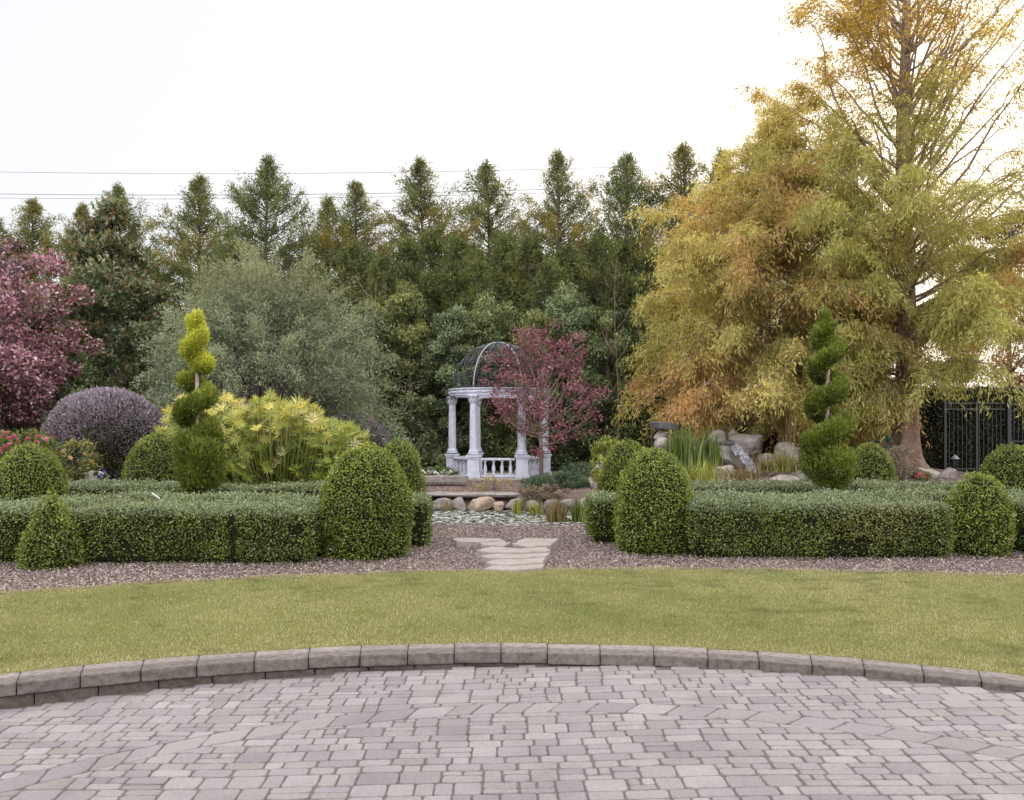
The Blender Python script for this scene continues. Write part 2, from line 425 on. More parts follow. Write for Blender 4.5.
def grass():
    r = rg(21); n = 380000
    x = r.uniform(-5.9, 5.9, n); y = r.uniform(2.5, 9.0, n)
    ok = (y > lawn_front(x) - 0.01) & (y < lawn_back(x) + 0.015) ; x, y = x[ok], y[ok]; n = len(x)
    p = np.stack([x, y, np.full(n, 0.119)], 1)
    q = p.copy(); q[:, 2] = 0
    patch = nz(q * [1, 1.0, 1], 1.1, 4) + 0.7 * nz(q, 3.2, 6) + 0.5 * nz(q * [1, 2.2, 1], 7.0, 8)
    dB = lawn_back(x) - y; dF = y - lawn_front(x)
    dry = np.clip(np.maximum(np.exp(-dB / 0.25), 1.0 * np.exp(-dF / 0.22)) + r.normal(0, 0.15, n) + 0.25 * nz(q, 2.0, 14), 0, 1)  # dry band along both edges, with a whitish halo put into the colour
    tuft_ = np.clip(1.6 * (nz(q * [1, 1.3, 1], 11.0, 18) + 0.6 * nz(q, 4.0, 19) - 0.35), 0, 1)[:, None]
    t = np.clip(0.45 + 0.30 * patch + r.normal(0, 0.22, n), 0, 1)[:, None]
    a, b = P((130, 142, 78), 1.0), P((194, 190, 138), 1.12)
    col = a * t ** 1.0 + b * (1 - t)
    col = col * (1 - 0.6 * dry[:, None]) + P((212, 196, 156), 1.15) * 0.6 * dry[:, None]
    col = col * (1 - 0.42 * tuft_) * np.array([1 - 0.0, 1, 1]); col *= r.uniform(0.75, 1.2, n)[:, None]
    d = np.stack([r.normal(0, 0.55, n), r.normal(0, 0.55, n), np.full(n, 1.0)], 1)
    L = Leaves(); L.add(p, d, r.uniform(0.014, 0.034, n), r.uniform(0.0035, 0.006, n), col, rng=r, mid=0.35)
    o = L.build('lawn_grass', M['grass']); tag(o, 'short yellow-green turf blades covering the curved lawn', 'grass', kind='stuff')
grass()

# mulch chips -------------------------------------------------------------------
def chips():
    r = rg(31); n = 330000
    x = r.uniform(-9, 9, n); y = 7.0 + 6.4 * r.uniform(0, 1, n) ** 1.3
    n2 = 26000
    x = np.concatenate([x, r.uniform(-3.5, 3.5, n2)]); y = np.concatenate([y, r.uniform(15.6, 20.5, n2)])
    ok = (y > lawn_back(x) - 0.02) & (pond_mask(x, y) < 0.12) & (np.abs(x) < y * 0.66 + 0.4); x, y = x[ok], y[ok]; n = len(x)
    p = np.stack([x, y, gzp(x, y) - 0.012 + r.uniform(0, 0.014, n)], 1)
    pal = np.array([P(c, 1.35) for c in [(152, 136, 130), (134, 116, 112), (172, 156, 150), (112, 94, 90), (184, 170, 164), (144, 124, 118)]])
    col = pal[r.integers(len(pal), size=n)] * r.uniform(0.75, 1.15, n)[:, None]
    far = (y > 15)[:, None]; col = np.where(far, col * [1.15, 1.0, 0.9], col)
    d = np.stack([r.normal(size=n), r.normal(size=n), r.normal(0, 0.28, n) + 0.12], 1)
    nn = np.stack([r.normal(0, 0.4, n), r.normal(0, 0.4, n), np.ones(n)], 1)
    L = Leaves(); L.add(p, d, r.uniform(0.012, 0.042, n), r.uniform(0.006, 0.014, n), col, n=nn)
    tag(L.build('bark_mulch', M['chip']), 'loose grey-brown bark mulch spread between the lawn and the hedges', 'mulch', kind='stuff')
chips()

# flagstones -----------------------------------------------------------------
def flags():
    st = [  # px, py corners
        ([(450, 538), (470, 537), (503, 538.5), (497, 541.5), (476, 542), (455, 541)], 'small whitish flagstone at the left end of the stone path', 0.06),
        ([(476, 541.5), (500, 538.5), (512, 543), (505, 546), (480, 544)], 'narrow grey flagstone beside the small whitish one', 0.05),
        ([(510, 543.5), (524, 537.5), (560, 538.5), (552, 545), (526, 546.5)], 'large tan flagstone at the back right of the stone path', 0.10),
        ([(474, 550), (490, 545.5), (520, 548), (548, 547), (553, 551), (520, 552.5), (490, 552)], 'long flagstone crossing the middle of the stone path', 0.085),
        ([(478, 555.5), (500, 552.6), (552, 551.8), (549, 556), (520, 558), (486, 557.5)], 'long pale flagstone just in front of the middle one', 0.065),
        ([(484, 561.5), (498, 557.8), (548, 557), (545, 562.5), (510, 564.5), (490, 563.5)], 'broad pale flagstone second from the lawn edge', 0.045),
        ([(482, 568.5), (490, 564.6), (512, 565), (546, 563.4), (545, 568.5), (515, 570)], 'broad flagstone half under the lawn edge at the path end', 0.028)]
    for k, (pp, lab, h) in enumerate(st):
        zt = GL + h
        w = np.array([[(a - 512) / F * ((EYE - zt) * F / (b - HZ)), (EYE - zt) * F / (b - HZ)] for a, b in pp])
        r = rg(40 + k); pts = []
        for a, b in zip(w, np.roll(w, -1, 0)):
            for t in np.arange(4) / 4: pts.append(a + (b - a) * t + r.normal(0, 0.006, 2))
        w = np.array(pts)
        if np.sum(w[:, 0] * np.roll(w[:, 1], -1) - w[:, 1] * np.roll(w[:, 0], -1)) < 0: w = w[::-1]
        c = w.mean(0); n = len(w); dv = unit(c - w); w = w + dv * 0.022
        til = r.normal(0, 0.01, 2)
        zz = zt + (w - c) @ til
        v = np.concatenate([np.column_stack([w, np.full(n, GL - 0.03)]), np.column_stack([w + dv * 0.004, zz - 0.008]), np.column_stack([w + dv * 0.012, zz])])
        v[:, :2] -= c
        f = [[l * n + a, l * n + (a + 1) % n, (l + 1) * n + (a + 1) % n, (l + 1) * n + a] for l in (0, 1) for a in range(n)] + [list(range(2 * n, 3 * n))]
        S = Solid(); S.add(v, f); o = S.build('flagstone', M['flag'], cols=False)
        o.location = (c[0], c[1], 0)
        tag(o, lab, 'flagstone', 'flagstones of the short path to the pond')
flags()

# pond -----------------------------------------------------------------------
def pond():
    n = 72; th = np.arange(n) * 2 * math.pi / n
    v = np.stack([0.5 + 4.25 * np.cos(th), 14.35 + 1.68 * np.sin(th), np.full(n, 0.0)], 1)
    tag(link('water', mesh_np('water', v, np.arange(n), [n]), M['water']), kind='structure')
    r = rg(51); m = 9000
    x = r.uniform(-3.6, 4.6, m); y = r.uniform(12.8, 15.9, m)
    d = np.sqrt(((x - 0.5) / 4.2) ** 2 + ((y - 14.35) / 1.62) ** 2)
    k = (d < 0.97) & (nz(np.stack([x, y, 0 * x], 1), 1.6, 3) + r.normal(0, .4, m) > -0.45); x, y = x[k], y[k]
    S = Solid(); pal = [(214, 214, 210), (196, 198, 190), (178, 182, 170), (224, 222, 220), (150, 156, 128)]
    for i in range(len(x)):
        s = r.uniform(0.018, 0.045); a0 = r.uniform(0, 6.28)
        t = a0 + np.linspace(0.25, 6.0, 9); tl = r.normal(0, 0.09, 2)
        pv = np.stack([s * np.cos(t), s * np.sin(t)], 1); z = 0.008 + r.uniform(0, 0.012) + np.maximum(pv @ tl, -0.004)
        pv = np.column_stack([pv + (x[i], y[i]), z]); pv = np.vstack([pv, [x[i], y[i], 0.008]])
        S.add(pv, [list(range(10))], P(pal[r.integers(5)], r.uniform(0.70, 1.05)))
    o = S.build('floating_leaves', principled('lily_pad', (1, 1, 1), 0.4, attr=True)); tag(o, 'carpet of small pale leaves floating on the pond', 'pond leaves', kind='stuff')
pond()

# ------------------------------------------------------------------ rocks
def rock(px, py, w, h, Y, seed, label, mat='stone', group=None, dep=None, sink=0.12, rz=0.0, sub=4):
    sx = w / F * Y; sz = h / F * Y * (1 + sink); sy = dep or sx * 0.8
    me = rock_mesh('boulder', (sx, sy, sz), seed, sub); o = link('boulder', me, M[mat])
    x, y, z = at(px, py, Y); o.location = (x, y, z - sink * sz / 2); o.rotation_euler = (0, 0, rz)
    return tag(o, label, 'rock', group)
bank = [(421, 503, 22, 17, 'grey'), (441, 504, 20, 16, 'mauve'), (459, 505, 16, 14, 'small grey'), (480, 504, 28, 16, 'large tan'), (499, 506, 15, 12, 'small tan'),
        (515, 504, 18, 14, 'dark'), (533, 505, 16, 13, 'small dark'), (551, 504, 18, 14, 'reddish'), (570, 505, 18, 14, 'greyish'), (588, 504, 18, 15, 'brown')]
for k, (px, py, w, h, cn) in enumerate(bank):
    rock(px, py, w * 1.08, h, 15.75 + 0.05 * (k % 3), 100 + k, ['leftmost boulder on the far bank of the pond', 'second boulder from the left on the far pond bank', 'small boulder just left of the large tan one on the pond bank',
         'large tan boulder in the middle of the far pond bank', 'small boulder just right of the large tan one on the pond bank', 'fifth boulder from the right on the far pond bank, behind yellow reeds',
         'fourth boulder from the right on the far pond bank', 'third boulder from the right on the far pond bank', 'second boulder from the right on the far pond bank', 'rightmost boulder on the far bank of the pond'][k],
         'stone_tan' if k in (3, 4) else 'stone', 'boulders along the far pond bank')
# flat cap ledge above the boulders
def ledge(name, px0, px1, py, th, Y, dep, lab, mat, seed):
    S = Solid(); x0, _, z = at(px0, py, Y); x1 = at(px1, py, Y)[0]; hh = th / F * Y
    v, f = roundbox((x1 - x0, dep, hh), 0.02, 10, 0.02, 5.0, seed)
    S.add(v, f); o = S.build(name, M[mat], None, True, False); o.location = ((x0 + x1) / 2, Y, z - hh / 2)
    return tag(o, lab, 'stone slab')
ledge('stone_ledge', 414, 518, 493.0, 2.2, 16.1, 0.5, 'long flat tan coping stone above the pond boulders', 'stone', 3)
ledge('stone_edging', 420, 468, 475.5, 7, 18.6, 0.35, 'low brown stone edging below the white flowers left of the gazebo', 'stone', 8)

wf = [(748, 440, 40, 22, 18.9, 'stone', 'big rounded tan boulder at the top of the waterfall'), (715, 437, 24, 14, 19.2, 'stone', 'flat grey boulder left of the big rounded one'),
      (733, 433, 14, 15, 19.4, 'stone', 'small upright stone between the two top boulders'), (725, 452, 36, 24, 18.6, 'stone', 'dark slanting boulder beneath the flat top boulder'),
      (790, 452, 34, 22, 18.7, 'stone', 'brown boulder right of the waterfall beside the spiral topiary'), (662, 442, 16, 14, 18.6, 'stone_pale', 'pale boulder beside the grey slab left of the reeds'),
      (725, 468, 28, 13, 18.0, 'stone_pale', 'pale boulder below the waterfall among grasses'), (780, 478, 34, 9, 17.6, 'stone_pale', 'low whitish stone at the foot of the waterfall'),
      (800, 472, 22, 16, 18.0, 'stone', 'brownish stone just left of the right spiral topiary'), (600, 468, 18, 14, 18.2, 'stone_pale', 'pale tan stone left of the yellow shrub by the juniper'),
      (596, 478, 14, 12, 17.4, 'stone', 'mauve stone below the pale tan one by the juniper'), (694, 452, 14, 12, 18.6, 'stone', 'small stone hidden in the reeds'),
      (925, 470, 28, 14, 18.0, 'stone_pale', 'whitish rock with red flowers at the foot of the big tree'), (946, 473, 24, 13, 18.3, 'stone', 'brown rock right of the whitish one by the big tree'),
      (86, 475, 42, 10, 15.0, 'stone_pale', 'low pale edging stone beside the blue flower on the left'), (812, 440, 20, 14, 19.4, 'stone', 'grey boulder behind the right spiral topiary'),
      (765, 458, 18, 12, 18.7, 'stone', 'small grey stone under the big rounded boulder')]
for k, (px, py, w, h, Y, mt, lab) in enumerate(wf): rock(px, py, w, h, Y, 140 + k, lab, mt, 'rocks around the garden beds', sink=0.5 if py > 460 else 0.3)
def slab(px, py, w, h, Y, rz, lab, seed):
    S = Solid(); v, f = roundbox((w / F * Y, 0.6, h / F * Y), 0.02, 6, 0.015, 5, seed); S.add(v, f)
    o = S.build('stone_slab', M['slate'], None, True, False); o.location = at(px, py, Y); o.rotation_euler = (0.03, rz * 0.3, rz); tag(o, lab, 'stone slab')
slab(664, 426, 20, 7, 18.8, 0.25, 'flat grey slab on the left boulders above the reeds', 1)
rock(664, 437, 24, 18, 18.85, 190, 'grey boulder supporting the flat slab above the reeds', 'stone', 'rocks around the garden beds')
slab(712, 443, 40, 3, 18.75, -0.1, 'thin dark spillway slab between the waterfall boulders', 2)
# small cascade: a thin sheet of running water over stones
def cascade():
    a = np.array([at(735, 446, 18.35), at(742, 455, 18.15), at(750, 463, 17.95), at(752, 472, 17.6)]); r = rg(3)
    n = 18; t = np.linspace(0, 1, n); c = np.stack([np.interp(t, np.linspace(0, 1, 4), a[:, k]) for k in range(3)], 1)
    c[:, 2] += 0.03 * np.sin(t * 19); m = 9; u = np.linspace(-1, 1, m)
    v = (c[:, None] + np.stack([u * 0.13, 0.05 * u, 0 * u], 1)[None] + np.stack([0 * r.normal(size=(n, m)), r.normal(0, 0.03, (n, m)), r.normal(0, 0.025, (n, m))], -1)).reshape(-1, 3)
    i = (np.arange(n - 1)[:, None] * m + np.arange(m - 1)).ravel(); q = np.stack([i, i + 1, i + 1 + m, i + m], 1)
    mt = principled('running_water', P((190, 192, 200), 0.9), 0.12, noise=(14, (0.3, 0.32, 0.36), 0.42, 0.6), bump=(20, 0.8, 0.05), spec=0.6)
    tag(link('cascade_water', mesh_np('cascade_water', v, q.ravel(), [4] * len(q), None, True), mt), kind='structure')
cascade()

# ------------------------------------------------------------------ clipped box
BOX = dict(lo=P((86, 102, 32), 1.12), hi=P((156, 170, 68), 1.35))
def topiary(px, top, hw, Y, seed, label, dens=5200, shape='egg', pale=None, dark=0.0, group='clipped box topiary domes'):
    r = rg(seed); x = (px - 512) / F * Y; z0 = float(gz(x, Y)) ; H = EYE - (top - HZ) / F * Y - z0; W = hw / F * Y
    t = thing('topiary_dome' if shape != 'cone' else 'topiary_cone', label, 'topiary', (x, Y, z0 - 0.02), 0, group)
    ts = np.linspace(0, 1, 40)
    if shape == 'egg': prof = np.interp(ts, [0, .08, .3, .5, .7, .85, .94, 1], [.80, .93, 1, .97, .83, .61, .39, 0.0])
    elif shape == 'ball': prof = np.interp(ts, [0, .1, .35, .55, .72, .86, .95, 1], [.66, .85, 1, .98, .86, .64, .38, 0.0])
    else: prof = np.interp(ts, [0, .08, .25, .5, .75, .92, 1], [.90, 1.0, .95, .70, .42, .17, 0.0])
    ar = np.gradient(ts * H); dl = np.hypot(np.gradient(prof * W), ar) * np.maximum(prof, 0.03) * W * 2 * math.pi
    n = int(dl.sum() * dens); cdf = np.cumsum(dl) / dl.sum()
    tt = np.interp(r.uniform(0, 1, n), np.concatenate([[0], cdf]), np.concatenate([[0], ts])); a = r.uniform(0, 2 * math.pi, n)
    rad = np.interp(tt, ts, prof) * W
    cs, sn = np.cos(a), np.sin(a)
    slope = np.interp(tt, ts, -np.gradient(prof * W) / ar)
    nrm = unit(np.stack([cs, sn, slope], 1)); p = np.stack([rad * cs, rad * sn, tt * H], 1)
    lump = nz(p, 4.5 / max(W, .3), seed) * 0.022 + nz(p, 14, seed + 1) * 0.014
    jit = r.normal(0, 0.014, n) - 0.012 + (r.random(n) < 0.05) * r.uniform(0, 0.03, n)
    p = p + nrm * (lump + jit)[:, None]
    mixv = np.clip(0.42 + 0.25 * nz(p, 9, seed + 2) + 0.16 * (tt - 0.5) + r.normal(0, 0.22, n) + jit * 9 - dark, 0, 1)[:, None]  # upper leaves lighter, recessed ones darker: top light and shade in the colour
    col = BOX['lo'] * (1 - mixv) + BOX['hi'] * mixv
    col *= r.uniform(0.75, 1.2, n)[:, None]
    if pale:
        pv = at(pale[0], pale[1], Y); q = np.array([pv[0] - x, -math.sqrt(max(W * W - (pv[0] - x) ** 2, 0.01)), pv[2] - z0])
        dd = np.linalg.norm(p - q, axis=1); m = np.clip(1.5 - dd / 0.045, 0, 1)[:, None] * (r.random(n) < 0.75)[:, None]
        col = col * (1 - m) + P((215, 190, 150)) * m
    d = unit(nrm * 0.55 + r.normal(0, 0.75, (n, 3)) + [0, 0, 0.35])
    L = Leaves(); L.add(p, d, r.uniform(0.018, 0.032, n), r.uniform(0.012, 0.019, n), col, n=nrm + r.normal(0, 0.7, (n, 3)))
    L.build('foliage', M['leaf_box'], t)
    pr = [(max(np.interp(s, ts, prof) * W - 0.045, 0.01), max(s * H - 0.03, 0.0)) for s in np.linspace(0, 0.99, 18)]
    lathe('inner_twigs', pr, M['core'], t, 28)
    return t
topiary(366, 441, 46, 9.62, 201, 'large egg-shaped box topiary left of the stone path, nearest to it', pale=(341, 543))
topiary(398, 437, 27, 12.5, 202, 'box topiary dome half hidden behind the large egg left of the path', 4200)
topiary(29, 443, 35, 11.2, 203, 'broad box topiary dome at the far left in front of pink flowers', 4400, 'ball')
topiary(52, 487, 30, 8.88, 204, 'small pointed box cone standing in the front gap of the left hedge', 5600, 'cone')
topiary(160, 430, 35, 14.0, 205, 'box topiary dome between the purple mound and the left spiral', 3800, 'egg')
topiary(654, 446, 39, 9.95, 206, 'large egg-shaped box topiary right of the stone path', pale=None)
topiary(627, 437, 29, 12.7, 207, 'box topiary dome behind the large egg right of the path', 4200)
topiary(870, 441, 24, 14.0, 208, 'small round box topiary beside the foot of the big tree', 3800, 'ball')
topiary(979, 470, 30, 9.75, 209, 'box topiary dome standing in the gap of the right front hedge', 5200, 'egg', pale=(995, 535))
topiary(1012, 442, 29, 12.6, 210, 'round box topiary in front of the black iron fence', 4200, 'ball')

def hedge(x0, x1, y0, y1, H, seed, label, dens=3600, topcol=1.0):
    r = rg(seed); z0 = GL - 0.02; w, dp = x1 - x0, y1 - y0; cx, cy = (x0 + x1) / 2, (y0 + y1) / 2
    t = thing('box_hedge', label, 'hedge', (cx, cy, z0), 0, 'low clipped box hedges of the parterres')
    L = Leaves()
    faces = [('f', w * H), ('b', w * H * 0.4), ('l', dp * H), ('r', dp * H), ('t', w * dp)]
    for k, ar in faces:
        dn = dens * (1.7 if k == 'f' and y0 < 9.6 else 1.0) * (0.95 if k == 't' else 1)
        n = int(ar * dn); u = r.uniform(-.5, .5, n); s = r.uniform(0, 1, n)
        if k in 'fb': p = np.stack([u * w, np.full(n, (-.5 if k == 'f' else .5) * dp), s * H], 1); nr = np.array([0, -1.0 if k == 'f' else 1.0, 0])
        elif k in 'lr': p = np.stack([np.full(n, (-.5 if k == 'l' else .5) * w), u * dp, s * H], 1); nr = np.array([-1.0 if k == 'l' else 1.0, 0, 0])
        else: p = np.stack([u * w, (s - .5) * dp, np.full(n, H)], 1); nr = np.array([0, 0, 1.0])
        h = np.array([w / 2, dp / 2, H]); rr_ = 0.14
        inn = np.clip(p, [-h[0] + rr_, -h[1] + rr_, -1], [h[0] - rr_, h[1] - rr_, H - rr_])
        dv = p - inn; ln = np.linalg.norm(dv, axis=1, keepdims=True); p = inn + dv / np.maximum(ln, 1e-6) * np.minimum(ln, rr_)
        nrm = unit(dv + nr * 1e-3)
        wp = p + [cx, cy, 0]
        lump = nz(wp, 2.2, seed) * 0.045 + nz(wp, 8, seed + 1) * 0.03
        hole = nz(wp, 6.5, seed + 9)
        jit = r.normal(0, 0.016, n) - 0.012 + (r.random(n) < 0.08) * r.uniform(0, 0.065, n) * (k == 't' or 0.6)
        under = (p[:, 2] < 0.10) * 0.03 + 0.09 * np.exp(-((wp[:, 0] + 3.07) / 0.05) ** 2) * (p[:, 2] < H * 0.9) * (k == 'f')
        p = p + nrm * (lump + jit - under)[:, None]
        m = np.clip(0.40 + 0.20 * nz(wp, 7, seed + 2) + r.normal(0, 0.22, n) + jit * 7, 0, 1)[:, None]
        tp = sst(0.78, 1.02, p[:, 2] / H + r.normal(0, 0.05, n))[:, None]  # top leaves paler: glaucous tone plus skylight put into the colour
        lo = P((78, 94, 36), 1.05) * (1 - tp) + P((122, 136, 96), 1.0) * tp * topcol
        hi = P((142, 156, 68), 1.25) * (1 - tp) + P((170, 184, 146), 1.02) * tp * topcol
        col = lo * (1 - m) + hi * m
        br = (sst(0.4, 0.9, nz(wp, 1.7, seed + 4) + r.normal(0, .2, n)) * 0.35)[:, None] * (1 - tp * 0.3)
        col = col * (1 - br) + P((160, 140, 98), 0.95) * br
        col *= r.uniform(0.75, 1.2, n)[:, None]
        keep = ~((hole > 0.62) & (p[:, 2] < H * 0.75) & (r.random(n) < 0.75)) & ~((p[:, 2] < 0.06) & (r.random(n) < 0.5))
        d = unit(nrm * 0.5 + r.normal(0, 0.75, (n, 3)) + [0, 0, 0.35])
        sc = 1.0 if y0 < 9.6 else 1.25
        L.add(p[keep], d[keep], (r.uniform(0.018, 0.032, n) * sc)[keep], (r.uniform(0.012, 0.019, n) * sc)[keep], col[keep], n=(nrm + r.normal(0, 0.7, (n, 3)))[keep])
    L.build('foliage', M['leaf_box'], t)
    v, f = roundbox((w - 0.10, dp - 0.10, H - 0.05), 0.08, 8, 0.015, 5, seed); v[:, 2] += (H - 0.05) / 2
    S = Solid(); S.add(v, f); S.build('inner_twigs', M['core'], t, True, False)
HH = 0.61
hedge(-5.04, -2.18, 8.98, 10.22, HH, 301, 'left front hedge between the pointed cone and the large egg')
hedge(-8.20, -5.07, 9.02, 10.22, HH, 302, 'far left front hedge, cut off by the picture edge')
hedge(-1.80, -1.06, 10.25, 11.15, HH, 303, 'hedge along the left side of the stone path, behind the large egg')
hedge(-9.2, -1.84, 10.66, 11.46, HH - 0.02, 304, 'second hedge row of the left parterre, in front of the yellow-topped spiral', 2600)
hedge(-9.8, -1.84, 12.46, 13.40, HH, 305, 'rear hedge row of the left parterre, behind the yellow-topped spiral', 2200)
hedge(2.06, 5.06, 9.36, 10.45, HH + .02, 311, 'right front hedge between the large egg and the gap dome')
hedge(6.06, 8.6, 9.40, 10.45, HH + .02, 312, 'far right front hedge, cut off by the picture edge')
hedge(1.02, 1.76, 10.55, 11.40, HH, 313, 'hedge along the right side of the stone path, behind the large egg')
hedge(1.80, 9.2, 10.80, 11.50, HH, 314, 'second hedge row of the right parterre, in front of the green spiral', 2600)
hedge(1.80, 9.8, 12.46, 13.40, HH, 315, 'rear hedge row of the right parterre, behind the green spiral', 2200)

def spiral(blobs, Y, seed, label, yel, base_px, trunk_px):
    r = rg(seed); x0 = (base_px - 512) / F * Y
    t = thing('spiral_topiary', label, 'topiary', (x0, Y, GL - 0.02), 0)
    B = [];
    for k, (px, py, a, b, dy) in enumerate(blobs):
        c = np.array(at(px, py, Y)) - [x0, Y, GL - 0.02]; c[1] += dy / F * Y
        B.append((c, np.array([a, a, b]) / F * Y))
    L = Leaves()
    for k, (c, s) in enumerate(B):
        n = int(4 * math.pi * (s[0] * s[2] + 0.006) * 9000)
        u = unit(r.normal(size=(n, 3)))
        wob = 1 + nz(u * s + c, 9, seed + 2) * 0.16 + nz(u * s + c, 20, seed + 7) * 0.15 + r.normal(0, 0.11, n)
        p = c + u * s * wob[:, None]
        ok = np.ones(n, bool)
        for j, (c2, s2) in enumerate(B):
            if j != k: ok &= np.linalg.norm((p - c2) / s2, axis=1) > 0.90
        p, u = p[ok], u[ok]; n = len(p)
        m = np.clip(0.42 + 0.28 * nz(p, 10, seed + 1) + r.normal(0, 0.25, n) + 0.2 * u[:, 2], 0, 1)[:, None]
        col = P((76, 92, 28), 1.1) * (1 - m) + P((146, 158, 58), 1.3) * m
        if yel:
            pyy = HZ - (p[:, 2] + GL - EYE) * F / Y
            y_ = (1 - sst(355, 392, pyy + r.normal(0, 6, n)))[:, None]
            col = col * (1 - y_) + y_ * (P((168, 174, 46), 1.1) * (1 - m) + P((226, 230, 96), 1.45) * m)
        col *= r.uniform(0.75, 1.2, n)[:, None]
        d = unit(u * 0.6 + r.normal(0, 0.45, (n, 3)) + [0, 0, 0.9])
        L.add(p, d, r.uniform(0.03, 0.06, n) * (1 + 0.9 * (r.random(n) < 0.10)), r.uniform(0.010, 0.018, n), col, rng=r)
        q = unit(r.normal(size=(260, 3)))
    L.build('foliage', M['leaf'], t)
    S = Solid(); bm = bmesh.new(); bmesh.ops.create_icosphere(bm, subdivisions=3, radius=1)
    iv = np.array([q.co[:] for q in bm.verts]); fi = [[w.index for w in q.verts] for q in bm.faces]; bm.free()
    cut = at(0, 373, Y)[2] - GL + 0.02
    for top in ((False, True) if yel else (None,)):
        S = Solid()
        for c, s in B:
            if top is None or (c[2] > cut) == top: S.add(c + iv * np.maximum(s - 0.05, 0.02), fi)
        S.build('inner_twigs', M['core'], t, True, False)
    T = Tubes(); pts = [(0, 0, 0)] + [tuple(np.array(at(a, b, Y)) - [x0, Y, GL - 0.02]) for a, b in trunk_px]
    T.add(np.array(pts), np.linspace(0.045, 0.018, len(pts)), 8); T.build('trunk', M['bark_pale'], t)
def helix(px, y0, y1, turns, ph, off0, off1, r0, r1, n):
    o = []
    for k in range(n):
        t = k / (n - 1); a = ph + turns * 2 * math.pi * t; off = off0 + (off1 - off0) * t; rad = r0 + (r1 - r0) * t
        o.append((px + off * math.cos(a), y0 + (y1 - y0) * t, rad, rad * 0.95, off * math.sin(a)))
    return o
spiral([(205, 456, 16, 19, -4), (193, 466, 16, 20, 4), (202, 474, 17, 16, 0), (191, 446, 12, 13, -5), (207, 440, 11, 12, 5), (198, 484, 13, 9, 0)] + helix(196, 432, 380, 1.45, 0.2, 11, 11, 10.5, 7, 22) + helix(196, 366, 322, 1.4, 0.3, 6, 2, 9, 6, 15) + [(197, 320, 4, 6, 0)],
       12.0, 221, 'spiral topiary with a bright yellow top in the left parterre', True, 198, [(198, 500), (198, 450), (197, 400), (197, 378), (196, 350), (196, 325)])
spiral([(828, 463, 23, 18, 0), (832, 476, 16, 12, 0), (818, 454, 15, 12, 0)] + helix(827, 444, 346, 2.6, 2.9, 14, 9, 10, 6.5, 38) + helix(825, 344, 324, 0.8, 1.0, 4, 1, 9, 5, 8) + [(825, 319, 3.5, 6, 0)],
       12.0, 222, 'all green spiral topiary in the right parterre', False, 827, [(828, 500), (828, 450), (827, 405), (828, 370), (827, 350), (826, 325)])
# little white stake in the left parterre
T = Tubes(); a = np.array(at(152, 493, 10.32)); b = np.array(at(163, 501, 10.2)); T.add(np.array([[0, 0, -0.42], [0, 0, 0.0], a - b + [0, 0, 0.0]]), [0.008, 0.008, 0.008], 8)
o = T.build('irrigation_pipe', M['plastic']); o.location = b; tag(o, 'short bent white pipe sticking up between the left hedge rows', 'pipe')

# ------------------------------------------------------------------ crowns
def crown(L, r, clumps, per, spread, lsz, wsz, pal, seed, out=0.6, up=0.2, ctr=None, squash=0.8, cvar=0.25, hue=None, nf=0.9):
    """clumps (k,3): leaf clumps; pal (lo, hi)"""
    k = len(clumps); spread = np.broadcast_to(spread, (k,))
    c = np.repeat(clumps, per, 0); s = np.repeat(spread, per)
    n = len(c); g = r.normal(size=(n, 3)); g = unit(g) * r.uniform(0.15, 1, n)[:, None] ** 0.6
    p = c + g * s[:, None] * [1, 1, squash]
    ctr = clumps.mean(0) if ctr is None else np.array(ctr)
    o = unit(p - ctr)
    cb = np.repeat(r.normal(0, cvar, k), per)
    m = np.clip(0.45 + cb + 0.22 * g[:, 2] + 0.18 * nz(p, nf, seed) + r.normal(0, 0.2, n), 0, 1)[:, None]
    col = pal[0] * (1 - m) + pal[1] * m
    if hue is not None: col = hue(p, col, r)
    col = col * r.uniform(0.75, 1.22, n)[:, None]
    d = unit(o * out + r.normal(0, 0.6, (n, 3)) + [0, 0, up])
    L.add(p, d, r.uniform(0.7, 1.3, n) * lsz, r.uniform(0.75, 1.25, n) * wsz, col, n=o + r.normal(0, 0.6, (n, 3)) + [0, 0, 0.3])

def shell(r, n, c, s, lo=0.55, hi=1.0, lump=0.18, seed=0, zmin=None):
    u = unit(r.normal(size=(n, 3))); rad = r.uniform(lo, hi, n) ** 0.6
    rad = rad * (1 + lump * nz(u, 2.2, seed))
    p = np.array(c) + u * rad[:, None] * np.array(s)
    if zmin is not None: p = p[p[:, 2] > zmin]
    return p

def limbs(T, r, base, targets, r0, fork_z, n=None):
    """trunk from base to fork then limbs out to targets"""
    base = np.array(base, float); top = base + [0, 0, fork_z]
    T.add(np.array([base, base + [0.02, 0.01, fork_z * 0.5], top]), [r0 * 1.35, r0 * 1.05, r0], 8)
    for g in targets:
        g = np.array(g); t = np.linspace(0, 1, 7)[:, None]
        mid = top * (1 - t) + g * t; bend = np.sin(t * math.pi) * (np.array([0, 0, 0.25]) + r.normal(0, 0.12, 3)) * np.linalg.norm(g - top) * 0.4
        T.add(mid + bend, np.linspace(r0 * 0.6, r0 * 0.08, 7), 5)

